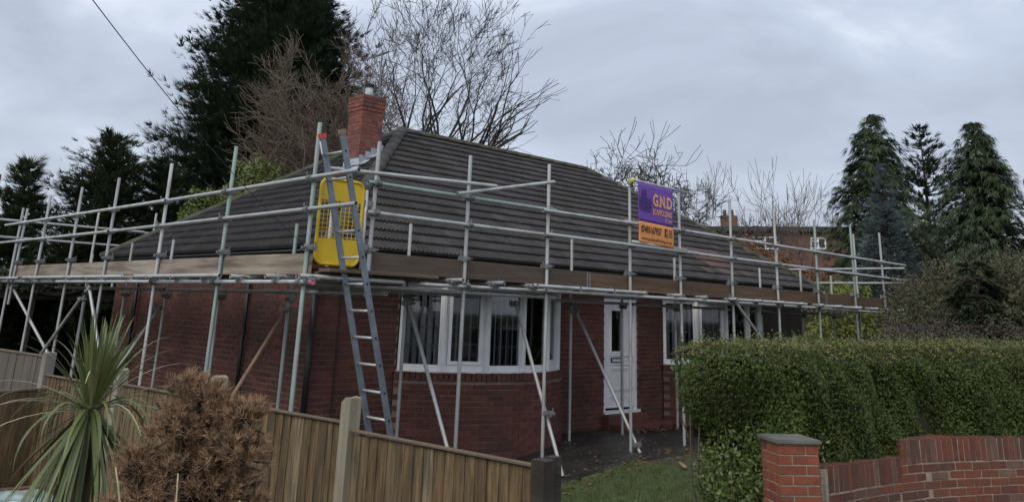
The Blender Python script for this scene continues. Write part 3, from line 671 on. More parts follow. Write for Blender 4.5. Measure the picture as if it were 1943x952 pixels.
def railrun(name, pts, mts=None):
    for k in range(len(pts)-1): tube(name, pts[k], pts[k+1], (mts or ['galv']*9)[k])
yo = -.05; xo = -1.42
railrun('guard_rail', [(-.62, yo, ZA), (2.62, yo, ZA+.005)], ['galv_green']); tube('guard_rail', (2.3, yo-.055, ZA-.02), (4.75, yo-.055, ZA-.01))
railrun('guard_rail', [(4.2, yo, ZA+.01), (8.95, yo, ZA)]); tube('guard_rail', (8.6, yo-.055, ZA-.01), (14.75, yo-.055, ZA-.01))
tube('guard_rail', (-.6, yo, ZB), (2.75, yo, ZB)); tube('guard_rail', (2.35, yo-.055, ZB), (6.1, yo-.055, ZB)); tube('guard_rail', (5.5, yo, ZB), (10.6, yo, ZB)); tube('guard_rail', (10.2, yo-.055, ZB-.01), (14.75, yo-.055, ZB-.01))
tube('ledger', (.05, yo, ZL-.02), (2.9, yo, ZL)); tube('ledger', (2.4, yo-.055, ZL), (6.3, yo-.055, ZL)); tube('ledger', (6.0, yo, ZL), (10.9, yo, ZL)); tube('ledger', (10.3, yo-.055, ZL-.01), (14.5, yo-.055, ZL-.02))
tube('ledger', (2.1, -.14, ZL+.055), (4.45, -.14, ZL+.055)); tube('ledger', (6.9, -.14, ZL+.05), (9.7, -.14, ZL+.05)); tube('ledger', (10.2, -.14, ZL+.045), (12.0, -.14, ZL+.04))
tube('ledger', (-.75, -.12, ZL-.075), (.16, -.12, ZL-.075)); tube('ledger', (-1.2, .2, ZL-.08), (2.9, .2, ZL-.08))
tube('guard_rail', (-1.34, -.3, 3.33), (1.40, -.09, 3.49)); tube('guard_rail', (.72, -.1, 3.31), (2.52, -.1, 3.69))
tube('guard_rail', (xo, -1.03, ZAl+.01), (xo, 4.1, ZAl)); tube('guard_rail', (xo-.055, 3.6, ZAl-.01), (xo-.055, 11.4, ZAl))
tube('guard_rail', (xo, -1.03, ZBl+.01), (xo, 5.9, ZBl)); tube('guard_rail', (xo-.055, 5.6, ZBl-.01), (xo-.055, 11.5, ZBl))
tube('ledger', (xo, -.35, ZLl), (xo, 3.9, ZLl)); tube('ledger', (xo-.055, 3.7, ZLl), (xo-.055, 7.6, ZLl)); tube('ledger', (xo, 7.2, ZLl), (xo, 12.5, ZLl))
tube('ledger', (-1.5, 1.6, ZLl+.07), (-1.5, 4.2, ZLl+.07)); tube('ledger', (-1.5, 4.6, ZLl+.07), (-1.5, 9.4, ZLl+.07)); tube('ledger', (-1.52, 9.6, ZLl+.06), (-1.52, 12.2, ZLl+.06))
pc = MB(); pc.tube([(xo, -.36, ZLl), (xo, -.33, ZLl)], .031, 12); obj('end_cap', pc.mesh('end_cap'), 'pinkcap', scaf)
# inner posts and inner ledgers
IN = [(1.05, 3.02), (4.43, 3.12), (5.75, 2.4), (7.33, 2.98), (10.42, 2.98), (12.2, 3.04), (13.69, 3.0), (-.25, 3.1)]
for x, zt in IN:
    p = tube('post', (x, 1.25, gz(x, 1.25) if x > 0 else 2.2), (x, 1.25, zt))
    coupler((x, 1.25, 2.05), 0, p)
for y, zt in ((2.0, 2.93), (5.9, 2.85), (7.65, 2.85), (4.0, 2.2), (9.6, 2.7)):
    p = tube('post', (-.3, y, gz(-.3, y)), (-.3, y, zt), 'galv_green' if y < 2.5 else 'galv'); coupler((-.3, y, 1.95), 0, p)
tube('ledger', (-.6, 1.2, 2.1), (6.2, 1.2, 2.1)); tube('ledger', (5.9, 1.15, 2.1), (14.2, 1.15, 2.1)); tube('ledger', (-.35, -.2, 2.04), (-.35, 6.2, 2.04)); tube('ledger', (-.38, 5.8, 2.05), (-.38, 11.2, 2.05))
# transoms under the boards
for x in [-.6, .1, .75, 1.45, 2.15, 3.0, 3.75, 4.5, 5.4, 6.2, 7.1, 7.9, 8.7, 9.5, 10.3, 11.1, 11.9, 12.7, 13.5, 14.1]:
    p = tube('transom', (x, -.22+random.uniform(-.05, .05), ZL+.055), (x, 1.3, ZL+.055))
    coupler((x, yo, ZL+.03), 0, p)
for y in [-.3, .35, 1.2, 2.1, 2.9, 3.6, 4.5, 5.3, 6.1, 6.9, 7.8, 8.6, 9.4, 10.2, 11.0]:
    p = tube('transom', (-1.56+random.uniform(-.05, .05), y, ZLl+.055), (-.2, y, ZLl+.055)); coupler((xo, y, ZLl+.03), math.pi/2, p)
# braces
for a, b, mt in (((1.05, 1.2, 2.0), (.86, -.15, .05), 'galv'), ((2.62, .72, 2.05), (2.58, -.3, -.1), 'galv'), ((4.47, 1.2, 1.98), (4.48, -.09, .0), 'galv'), ((7.1, -.1, 2.28), (8.5, -.1, 1.25), 'galv'), ((9.75, 1.2, 2.3), (10.6, 1.2, 1.3), 'galv'),
                 ((-.3, 2.02, 1.85), (-1.75, 1.0, .4), 'rusty'), ((-.33, 5.96, 1.79), (-1.75, 4.62, .25), 'galv'), ((-1.44, 6.12, 2.05), (-1.44, 4.4, .25), 'galv'), ((-1.42, 6.45, 1.87), (-1.42, 8.2, .76), 'galv'), ((-1.32, 10.7, 2.03), (-1.32, 7.6, .85), 'galv')):
    p = tube('brace', a, b, mt); coupler(Vector(a).lerp(Vector(b), .02), random.uniform(0, 3), p)
bq = Vector((4.475, .0, .1)); coupler(bq, -1.2, scaf); coupler((2.55, -.04, .62), -1.4, scaf)
# cross rails at the far end of the front run and the run behind the house
for z in (3.18, 2.85): tube('guard_rail', (14.2, -.3, z), (14.2, 5.9, z))
for y, zt in ((.85, 4.0), (2.9, 3.9)): tube('post', (14.2, y, 0), (14.2, y, zt))
for z, x1 in ((3.31, 1.2), (2.975, .95)): tube('guard_rail', (-1.7, 11.1, z), (x1, 11.1, z))
tube('guard_rail', (.9, 11.15, 3.3), (5.2, 11.15, 3.3)); tube('guard_rail', (.7, 11.15, 2.97), (5.2, 11.15, 2.97))
for x, zt in ((-1.3, 3.57), (.17, 3.68), (1.4, 3.74)): tube('post', (x, 11.05, gz(x, 11)), (x, 11.05, zt))
tube('post', (.42, 10.3, 2.1), (.42, 10.3, 2.95))
# toe boards
def board(name, a, b, w, h, mt, parent=scaf, bv=.004):
    mb = MB(); mb.bar(a, b, w, h); me = mb.mesh(name)
    bm = bmesh.new(); bm.from_mesh(me); bmesh.ops.bevel(bm, geom=bm.edges[:], offset=bv, segments=1, affect='EDGES'); bm.to_mesh(me); bm.free()
    o = obj(name, me, mt, parent)
    if name == 'toe_board':
        d = (Vector(b)-Vector(a)).normalized()
        for e_ in (Vector(a)+d*.004, Vector(b)-d*.034):
            k = MB(); k.bar(e_, e_+d*.03, w+.004, h+.004); obj('end_band', k.mesh('end_band'), 'coupler', o)
    return o
zt = 2.385
for x0, x1, mt, dz in ((-.46, 1.0, 'board', .0), (1.004, 3.44, 'board', .0), (3.45, 7.33, 'board_brown', -.012), (7.335, 10.9, 'board_brown', -.01), (10.905, 12.2, 'board_brown', -.015), (12.205, 14.2, 'board_brown', -.02)):
    board('toe_board', (x0, .048+random.uniform(0, .006), zt+dz+random.uniform(-.006, .006)), (x1-.006, .048+random.uniform(0, .006), zt+dz+random.uniform(-.008, .008)), .038, .225, mt)
zt = 2.315
for y0, y1, mt in ((-.12, 1.9, 'board_pale'), (1.905, 3.82, 'board_pale'), (3.825, 7.45, 'board_pale'), (7.455, 10.52, 'board_pale')):
    board('toe_board', (-1.322, y0, zt+random.uniform(-.008, .008)), (-1.322, y1-.006, zt+random.uniform(-.008, .008)), .038, .225, mt)
board('toe_board', (-1.28, 11.0, 2.32), (-.2, 11.0, 2.32), .038, .225, 'board')
# platform boards
for k in range(5):
    y = .19+k*.232
    for x0, x1 in ((-1.25, 2.6), (2.605, 6.5), (6.505, 10.4), (10.405, 14.3)):
        board('platform_board', (x0+random.uniform(0, .03), y, 2.29), (x1, y, 2.29), .225, .038, random.choice(['board', 'board', 'board_brown']))
for k in range(4):
    x = -1.19+k*.232
    for y0, y1 in ((1.35, 5.2), (5.205, 9.1), (9.105, 11.3)):
        board('platform_board', (x, y0, 2.222), (x, y1, 2.222), .225, .038, 'board')
for k in range(2): board('platform_board', (-1.25+.0*k, -.18+.232*k-.1, 2.25-.03*k), (.25, -.18+.232*k-.1, 2.25-.03*k), .225, .038, 'board')

# ------------------------------------------------------------------ ladder
lad = thing('ladder', 'grey metal ladder with a red end cap leaning on the scaffold corner', 'ladder', (-.28, -.3, gz(-.3, -.3)))
lb0, lt0 = Vector((-.28, 0, -.19)), Vector((-1.455, 0, 3.67))
for y in (-.31, -.70):
    st = board('stile', lb0+Vector((0, y+.14*0, 0)), lt0+Vector((0, y, 0)), .028, .072, 'alu', lad, .006)
    nn = Vector((1, 0, .3)).normalized()
    cpm = MB(); d = (lt0-lb0).normalized(); a = lt0+Vector((0, y, 0)); cpm.bar(a-d*.03, a+d*.025, .04, .084); obj('end_cap', cpm.mesh('end_cap'), 'redcap' if y > -.5 else 'rusty', lad)
    holes = MB()
    for k in range(14):
        p = lb0.lerp(lt0, (k+.55)/14.3)+Vector((0, y, 0))
        holes = MB(); holes.tube([p+Vector((0, -.0165, 0)), p+Vector((0, .0165, 0))], .013, 8); obj('rung_end', holes.mesh('rung_end'), 'black', st)
for k in range(14):
    p = lb0.lerp(lt0, (k+.55)/14.3); r = MB(); r.tube([p+Vector((0, -.70, 0)), p+Vector((0, -.31, 0))], .0145, 8); obj('rung', r.mesh('rung', True), 'galv', lad)
tg = MB(); p = lb0.lerp(lt0, .968)+Vector((0, -.31, 0)); d = (lt0-lb0).normalized(); tg.bar(p-d*.07+Vector((-.036, 0, -.011)), p+d*.07+Vector((-.036, 0, -.011)), .022, .004, (1, 0, .3)); obj('sticker', tg.mesh('sticker'), 'white', lad)

# ------------------------------------------------------------------ yellow ladder gate
gate = thing('ladder_gate', 'yellow plastic safety gate with wire mesh middle behind the ladder', 'gate', (-1.2, .02, 2.3))
def rrect(x0, x1, z0, z1, r, n=6, corners=(1, 1, 1, 1)):
    pts = []
    for (cx, cz, a0, on) in ((x1-r, z0+r, -90, corners[0]), (x1-r, z1-r, 0, corners[1]), (x0+r, z1-r, 90, corners[2]), (x0+r, z0+r, 180, corners[3])):
        if on:
            for k in range(n+1):
                t = R(a0+90*k/n); pts.append((cx+r*math.cos(t), cz+r*math.sin(t)))
        else:
            t = R(a0+45); pts.append((cx+r*math.copysign(1, math.cos(t)), cz+r*math.copysign(1, math.sin(t))))
    return pts
def slab(pts, y0, y1):
    mb = MB(); n = len(pts); mb.add([(x, y0, z) for x, z in pts]+[(x, y1, z) for x, z in pts], [tuple(range(n)), tuple(range(n, 2*n))[::-1]]+[(k, n+k, n+(k+1) % n, (k+1) % n) for k in range(n)]); return mb
ga, gb_, gc, gd = -1.21, -.64, 2.34, 3.26
yg = .0
for (z0, z1, cr_) in ((gc, gc+.27, (1, 0, 0, 1)), (gd-.23, gd, (0, 1, 1, 0))):
    obj('panel', slab(rrect(ga+.01, gb_-.01, z0, z1, .085, 6, cr_), yg-.004, yg+.004).mesh('panel'), 'yellow', gate)
rim = MB(); pp = rrect(ga, gb_, gc-.01, gd+.01, .095); rim.tube([(x, yg, z) for x, z in pp]+[(pp[0][0], yg, pp[0][1])], .019, 8); obj('rim', rim.mesh('rim', True), 'yellow', gate)
for k in range(9):
    x = ga+.06+(gb_-ga-.12)*k/8; w = MB(); w.tube([(x, yg-.003, gc+.25), (x, yg-.003, gd-.21)], .0042, 5); obj('wire', w.mesh('wire'), 'yellow', gate)
for k in range(9):
    z = gc+.29+(gd-gc-.54)*k/8; w = MB(); w.tube([(ga+.01, yg+.006, z), (gb_-.01, yg+.006, z)], .0042, 5); obj('wire', w.mesh('wire'), 'yellow', gate)
hg = MB(); hg.tube([(-.59, .0, 2.3), (-.59, .0, 3.2)], .02, 10); obj('hinge_post', hg.mesh('hinge_post', True), 'galv', gate)
hg = MB()
for z in (2.55, 3.05): hg.box(-.65, -.015, z-.03, -.5, .015, z+.03)
obj('hinge', hg.mesh('hinge'), 'coupler', gate)

# ------------------------------------------------------------------ banner
ban = thing('banner', 'purple and orange advertising banner hung between two scaffold posts', 'banner', (5.05, -.1, 2.95))
bx0, bx1, bzb, bzt, byp = 4.43, 5.36, 2.98, 3.93, -.11
zt_ = lambda x: 3.965-.012*(x-4.33)
tubeb = lambda nm, a, b: (lambda mb: (mb.tube([a, b], .022, 12), obj(nm, mb.mesh(nm, True), 'galv', ban)))(MB())
tubeb('top_pole', (4.3, byp, 3.955), (5.78, byp, 3.925)); tubeb('bottom_pole', (4.3, byp, 3.0), (5.76, byp, 2.97))
mb = MB(); mb.tube([(4.3, -.085, 3.93), (4.37, -.085, 3.965)], .045, 10); mb.tube([(4.335, -.05, 3.90), (4.335, -.09, 3.97)], .04, 8); obj('tape', mb.mesh('tape', True), 'ycap', ban)
def ripple(x, z): return .006*math.sin(x*9+z*3)+.004*math.sin(z*14+x*2)
def cloth(nm, z0, z1, mt, nx=24, nz=12, flare=0.0):
    vs = []; fs = []
    for j in range(nz+1):
        for i in range(nx+1):
            u = i/nx; t = j/nz; z = z0+(z1-z0)*t; x = bx0+(bx1-bx0)*u+(.012*(1-t) if flare else 0)
            vs.append((x, byp-.025+ripple(x, z)-flare*(1-t)**2, z-.03*(u-.5)))
    for j in range(nz):
        for i in range(nx): a = j*(nx+1)+i; fs.append((a, a+1, a+nx+2, a+nx+1))
    mb = MB(); mb.add(vs, fs); me = mb.mesh(nm, True); o = obj(nm, me, mt, ban)
    s = o.modifiers.new('thick', 'SOLIDIFY'); s.thickness = .003; s.offset = 1; return o
top = cloth('purple_sheet', 3.315, 3.93, 'purple'); bot = cloth('orange_sheet', 2.99, 3.313, 'orange')
def ttext(txt, x0, zc, width, height, mt, parent, bold=.0):
    cu = bpy.data.curves.new('txt', 'FONT'); cu.body = txt; cu.size = 1; cu.resolution_u = 3; cu.offset = bold
    to = bpy.data.objects.new('txt', cu); COL.objects.link(to); dg = bpy.context.evaluated_depsgraph_get(); dg.update()
    me = bpy.data.meshes.new_from_object(to.evaluated_get(dg)); bpy.data.objects.remove(to)
    v = np.empty(len(me.vertices)*3, np.float32); me.vertices.foreach_get('co', v); v = v.reshape(-1, 3)
    lo, hi = v.min(0), v.max(0); out_ = np.empty_like(v)
    for i, p in enumerate(v):
        x = x0+(p[0]-lo[0])/(hi[0]-lo[0])*width; z = zc-height/2+(p[1]-lo[1])/(hi[1]-lo[1])*height; u = (x-bx0)/(bx1-bx0)
        out_[i] = (x, byp-.0325+ripple(x, z), z-.03*(u-.5))
    me.vertices.foreach_set('co', out_.ravel()); me.update(); me.materials.clear(); me.materials.append(M[mt]); return obj('lettering', me, None, parent)
ttext('G.N.D', bx0+.36, 3.69, .53, .2, 'peach', top, .035); ttext('SCAFFOLDING', bx0+.365, 3.505, .525, .095, 'peach', top, .03); ttext('EST.2019', bx0+.7, 3.405, .19, .05, 'peach', top, .02)
ttext('07493167937', bx0+.06, 3.2, .52, .115, 'ink', bot, .03); ttext('www.gndscaffolding.co.uk', bx0+.07, 3.055, .8, .062, 'ink', bot, .01)
def flat(polys, mt, nm, parent, dy=-.0322):
    mb = MB()
    for poly in polys:
        n = len(poly); b = [(x, byp+dy+ripple(x, z), z-.03*((x-bx0)/(bx1-bx0)-.5)) for x, z in poly]; mb.add(b, [tuple(range(n))])
    return obj(nm, mb.mesh(nm), mt, parent)
def rct(x0, z0, x1, z1): return [(x0, z0), (x1, z0), (x1, z1), (x0, z1)]
X0 = bx0-.025
flat([rct(X0+.69, 3.135, X0+.785, 3.265)], 'ink', 'icon', bot)
flat([rct(X0+.74, 3.137, X0+.757, 3.235), rct(X0+.722, 3.195, X0+.776, 3.208), rct(X0+.757, 3.228, X0+.776, 3.243), rct(X0+.74, 3.235, X0+.757, 3.243)], 'orange', 'icon_letter', bot, -.0335)
def ring(cx, cz, ro, ri, n=20):
    return [[(cx+ro*math.cos(2*math.pi*k/n), cz+ro*1.2*math.sin(2*math.pi*k/n)), (cx+ro*math.cos(2*math.pi*(k+1)/n), cz+ro*1.2*math.sin(2*math.pi*(k+1)/n)), (cx+ri*math.cos(2*math.pi*(k+1)/n), cz+ri*1.2*math.sin(2*math.pi*(k+1)/n)), (cx+ri*math.cos(2*math.pi*k/n), cz+ri*1.2*math.sin(2*math.pi*k/n))] for k in range(n)]
ix, iz = X0+.86, 3.2
flat([rct(ix-.045, iz-.06, ix+.045, iz-.045), rct(ix-.045, iz+.045, ix+.045, iz+.06), rct(ix-.045, iz-.045, ix-.032, iz+.045), rct(ix+.032, iz-.045, ix+.045, iz+.045), rct(ix+.014, iz+.02, ix+.024, iz+.034)]+ring(ix, iz, .024, .014), 'ink', 'icon', bot)
lg = []                                                                       # printed scaffold-tower emblem
def st_(x0, z0, x1, z1, w=.008):
    dx, dz = x1-x0, z1-z0; L = math.hypot(dx, dz); px_, pz_ = -dz/L*w/2, dx/L*w/2; lg.append([(x0-px_, z0-pz_), (x1-px_, z1-pz_), (x1+px_, z1+pz_), (x0+px_, z0+pz_)])
for x in (.12, .225, .335): st_(X0+x, 3.475, X0+x, 3.82 if x < .3 else 3.665, .013)
for k in range(6):
    z = 3.49+k*.065; st_(X0+.12, z, X0+.225, z, .009)
    if k < 5: st_(X0+.12, z, X0+.225, z+.065); st_(X0+.225, z, X0+.12, z+.065)
    if k < 4: st_(X0+.225, z, X0+.335, z, .009)
    if k < 3: st_(X0+.225, z, X0+.335, z+.065); st_(X0+.335, z, X0+.225, z+.065)
for k in range(4): st_(X0+.03, 3.5+k*.055, X0+.1, 3.53+k*.055)
st_(X0+.05, 3.49, X0+.05, 3.69); st_(X0+.08, 3.49, X0+.08, 3.69)
flat(lg, 'ink_purple', 'emblem', top)

# ------------------------------------------------------------------ overhead cable
oc = MB(); a, b = Vector((-6.6, -6.2, 4.6)), Vector((-.12, 2.09, 2.68)); pts = []
a = Vector((-4.619, -2.365, 3.849))
for k in range(25):
    t = -.5+1.5*k/24; p = a.lerp(b, t); pts.append(p-Vector((0, 0, .10*(1-(2*max(0, t)-1)**2) if t > 0 else 0)))
oc.tube(pts, .0038, 6); tag(obj('overhead_cable', oc.mesh('overhead_cable', True), 'cable'), 'thin black overhead cable sloping down to the roof edge', 'cable')

# ------------------------------------------------------------------ fence
F0 = Vector((-2.3, -4.55, 0)); FU = Vector((-.0799, .9968, 0)); FN = Vector((-.9968, -.0799, 0))
fence = thing('garden_fence', 'brown timber close-board fence with weathered posts along the side path', 'fence', (F0.x, F0.y, -.2))
bmeshes = []
for v in range(4):
    mb = MB(); w = .112+.006*v; h = 1.2
    mb.add([(0, 0, 0), (w, 0, 0), (w, -.006, 0), (0, -.016, 0), (0, 0, h), (w, 0, h), (w, -.006, h), (0, -.016, h)], [(0, 3, 2, 1), (4, 5, 6, 7), (0, 1, 5, 4), (1, 2, 6, 5), (2, 3, 7, 6), (3, 0, 4, 7)])
    me = mb.mesh('board'); me.materials.append(M['fence']); bmeshes.append(me)
tops = [1.0, 1.035, 1.035, 1.01, 1.02]
for k in range(4):
    a = F0+FU*(1.83*k+.06); L = 1.83-.12; nb = 18
    zt0 = [1.0, 1.055, 1.05, 1.01][k]
    for i in range(nb):
        p = a+FU*(L*i/nb)-FN*.0
        m = frame_m((p.x+random.uniform(-.003, .003), p.y, zt0-1.2+random.uniform(-.006, .002)), FU, -FN, (0, 0, 1)) @ Matrix.Rotation(R(random.gauss(0, .35)), 4, 'Y')
        obj('board', random.choice(bmeshes), None, fence, m)
    c = a+FU*L; board('capping', (a.x+FN.x*.012, a.y+FN.y*.012, zt0+.012), (c.x+FN.x*.012, c.y+FN.y*.012, zt0+.012+(.0 if k else .01)), .05, .018, 'fence_cap', fence)
    for z in (.3, .85): board('rail', (a.x-FN.x*.04, a.y-FN.y*.04, z), (c.x-FN.x*.04, c.y-FN.y*.04, z), .05, .07, 'fence', fence)
def fpost(k, zt, mt, style, side=.1):
    p = F0+FU*(1.83*k); mb = MB(); s = side/2
    n = 5; vs = []; fs = []
    for i in range(n):
        for j in range(n):
            u, v = -s+side*i/(n-1), -s+side*j/(n-1)
            z = zt+(random.uniform(-.012, .006)-.12*abs(u+.01)*(v > 0)-.02*(i == 4) if style == 'broken' else (.02-.35*abs(u) if style == 'peak' else random.uniform(-.004, .004)))
            q = p+FU*u+FN*v; vs.append((q.x, q.y, z))
    for i in range(n-1):
        for j in range(n-1): fs.append((i*n+j, i*n+j+1, (i+1)*n+j+1, (i+1)*n+j))
    edge = [i*n for i in range(n)]+[(n-1)*n+j for j in range(1, n)]+[i*n+n-1 for i in range(n-2, -1, -1)]+[j for j in range(n-2, 0, -1)]
    b0 = len(vs)
    for q in edge: vs.append((vs[q][0], vs[q][1], -.3))
    m_ = len(edge)
    for q in range(m_): fs.append((edge[q], edge[(q+1) % m_], b0+(q+1) % m_, b0+q))
    mb.add(vs, fs); return obj('post', mb.mesh('post'), mt, fence)
fpost(0, 1.05, 'post_dark', 'flat', .1); fpost(1, 1.245, 'post', 'broken', .105); fpost(2, 1.25, 'post', 'peak', .105); fpost(3, 1.19, 'post', 'peak', .1)
p4 = fpost(4, 1.26, 'concrete', 'flat', .11)
# a second, shorter post beside the last one
q = F0+FU*(.0)-FN*.1; mb = MB(); mb.box(q.x-.035, q.y-.035, -.3, q.x+.035, q.y+.035, 1.06); obj('post', mb.mesh('post'), 'post_dark', fence)
# grey panel continuing beyond the concrete post
gf = thing('garden_fence', 'weathered grey fence panel beyond the concrete post at the far end', 'fence', (-2.9, 3.0, -.2))
gm = MB(); gm.box(0, -.012, 0, .118, 0, 1.4); gm = gm.mesh('board'); gm.materials.append(M['fence_grey'])
a = F0+FU*(1.83*4+.06)
for i in range(30):
    p = a+FU*(.122*i); obj('board', gm, None, gf, frame_m((p.x, p.y, -.2), FU, -FN, (0, 0, 1)) @ T(0, random.uniform(-.004, .004), random.uniform(-.005, .005)))
c = a+FU*3.66; board('capping', (a.x, a.y, 1.212), (c.x, c.y, 1.212), .05, .022, 'fence_cap', gf)
bf = thing('garden_fence', 'low brown fence panel turning left from the concrete post', 'fence', (-3.0, 2.3, -.2))
a, c = Vector((-3.0, 2.28, 0)), Vector((-5.4, 1.42, 0)); d = (c-a).normalized(); nr = Vector((d.y, -d.x, 0))
bm2 = MB(); bm2.box(0, -.012, 0, .105, 0, 1.1); bm2 = bm2.mesh('board'); bm2.materials.append(M['fence'])
for i in range(23):
    p = a+d*(.11*i); obj('board', bm2, None, bf, frame_m((p.x, p.y, -.2), d, nr, (0, 0, 1)) @ T(0, random.uniform(-.004, .004), random.uniform(-.006, .006)))
board('capping', (a.x, a.y, .912), (c.x, c.y, .912), .045, .022, 'fence_cap', bf)

# ------------------------------------------------------------------ brick pier and garden wall
pier = thing('brick_pier', 'orange-red brick gate pier with flat stone cap under the hedge', 'pier', (.95, -4.45, -.1))
pc_ = Vector((.80, -4.73)); d1 = Vector((-.81, .586)); d2 = Vector((.586, .81)); S = .345
ctr = pc_+d1*S/2+d2*S/2
mb = MB(); mb.box(-S/2+.006, -S/2+.006, -.3, S/2-.006, S/2-.006, .93, frame_m((ctr.x, ctr.y, 0), (-d1.x, -d1.y, 0), (d2.x, d2.y, 0), (0, 0, 1)))
pbody = obj('mortar_core', mb.mesh('mortar_core'), 'mortar_pale', pier)
pb_me = {}
def bev_brick(L, mt, cache, h=.065):
    k = (round(L, 3), mt, h)
    if k not in cache:
        b = MB(); b.box(-L/2, -.05, -h/2, L/2, .05, h/2); me = b.mesh('brick'); bm = bmesh.new(); bm.from_mesh(me); bmesh.ops.bevel(bm, geom=bm.edges[:], offset=.003, segments=1, affect='EDGES'); bm.to_mesh(me); bm.free(); me.materials.append(M[mt]); cache[k] = me
    return cache[k]
cor = [pc_+d1*S, pc_, pc_+d2*S, pc_+d1*S+d2*S]
for r_ in range(13):
    z = .93-.0375-.075*r_
    for s_ in range(4):
        a, b = cor[s_], cor[(s_+1) % 4]; d = (b-a).normalized(); nr = Vector((d.y, -d.x))
        lens = [.225, .1] if (r_+s_) % 2 else [.1075, .215]
        if (r_+s_) % 2 == 0: lens = [.2275, .1075]
        else: lens = [.1075, .2275]
        x = 0
        for l_ in lens:
            cc = a+d*(x+l_/2)-nr*.05; x += l_+.01
            obj('brick', bev_brick(l_, 'brick_pier', pb_me), None, pier, frame_m((cc.x, cc.y, z), (d.x, d.y, 0), (-nr.x, -nr.y, 0), (0, 0, 1)) @ T(0, random.uniform(-.003, .003), 0))
mb = MB(); mm = frame_m((ctr.x, ctr.y, 0), (-d1.x, -d1.y, 0), (d2.x, d2.y, 0), (0, 0, 1)); mb.box(-.197, -.197, .935, .197, .197, .97, mm); cme = mb.mesh('cap_stone')
bm = bmesh.new(); bm.from_mesh(cme); bmesh.ops.bevel(bm, geom=bm.edges[:], offset=.008, segments=2, affect='EDGES'); bm.to_mesh(cme); bm.free(); obj('cap_stone', cme, 'cap', pier)
gw = thing('garden_wall', 'curved red brick garden wall with soldier course top below the hedge', 'wall', (2.5, -4.75, -.1))
WP = [Vector(p) for p in ((.95, -4.52), (1.4, -4.56), (1.9, -4.6), (2.4, -4.67), (2.8, -4.77), (3.2, -4.91), (3.6, -5.08), (4.0, -5.27), (4.5, -5.53), (5.2, -5.95), (6.0, -6.5))]
cum = [0]
for i in range(1, len(WP)): cum.append(cum[-1]+(WP[i]-WP[i-1]).length)
def wpos(s):
    s = max(0, min(cum[-1]-.001, s))
    for i in range(1, len(WP)):
        if s <= cum[i]: t = (s-cum[i-1])/(cum[i]-cum[i-1]); d = (WP[i]-WP[i-1]).normalized(); break
    return WP[i-1].lerp(WP[i], t), d
STEP = 1.52
mb = MB(); n = 60; vs = []; fs = []
for k in range(n+1):
    s = .25+(cum[-1]-.25)*k/n; p, d = wpos(s); nr = Vector((d.y, -d.x)); zt_w = .69 if s < STEP+.05 else .84
    for (o_, z) in ((.006, -.3), (.006, zt_w), (.21, zt_w), (.21, -.3)): vs.append((p.x-nr.x*o_, p.y-nr.y*o_, z))
for k in range(n):
    for q in range(4): fs.append((k*4+q, k*4+(q+1) % 4, k*4+4+(q+1) % 4, k*4+4+q))
fs += [(0, 1, 2, 3), (n*4+3, n*4+2, n*4+1, n*4)]
mb.add(vs, fs); obj('mortar_core', mb.mesh('mortar_core'), 'mortar_pale', gw)
gc_me = {}
for r_ in range(11):
    z = .63-.0325-.005-.075*r_; s = .3+(.1125 if r_ % 2 else 0)
    while s < cum[-1]-.2:
        if z+.03 < (.48 if s+.1 < STEP else .63):
            p, d = wpos(s+.1075); nr = Vector((d.y, -d.x)); cc = p-nr*.05
            obj('brick', bev_brick(.215, 'brick_garden', gc_me), None, gw, frame_m((cc.x, cc.y, z), (d.x, d.y, 0), (-nr.x, -nr.y, 0), (0, 0, 1)) @ T(0, random.uniform(-.003, .003), random.uniform(-.002, .002)))
        s += .225
sol = MB(); sol.box(-.0325, -.05, -.108, .0325, .17, .108); sol = sol.mesh('soldier_brick'); bm = bmesh.new(); bm.from_mesh(sol); bmesh.ops.bevel(bm, geom=bm.edges[:], offset=.003, segments=1, affect='EDGES'); bm.to_mesh(sol); bm.free(); sol.materials.append(M['brick_garden'])
s = .3
while s < cum[-1]-.1:
    p, d = wpos(s+.0325); nr = Vector((d.y, -d.x)); cc = p-nr*.05; z = .597 if s < STEP-.02 else .747
    obj('soldier_brick', sol, None, gw, frame_m((cc.x, cc.y, z), (d.x, d.y, 0), (-nr.x, -nr.y, 0), (0, 0, 1)) @ T(0, random.uniform(-.004, .004), random.uniform(-.003, .003)) @ Matrix.Rotation(R(random.gauss(0, .7)), 4, 'Y'))
    s += .0745
mb = MB(); p, d = wpos(.27); mb.box(p.x+.0, p.y-.02, -.2, p.x+.04, p.y+.08, .69); obj('cement_fillet', mb.mesh('cement_fillet'), 'mortar_pale', gw)
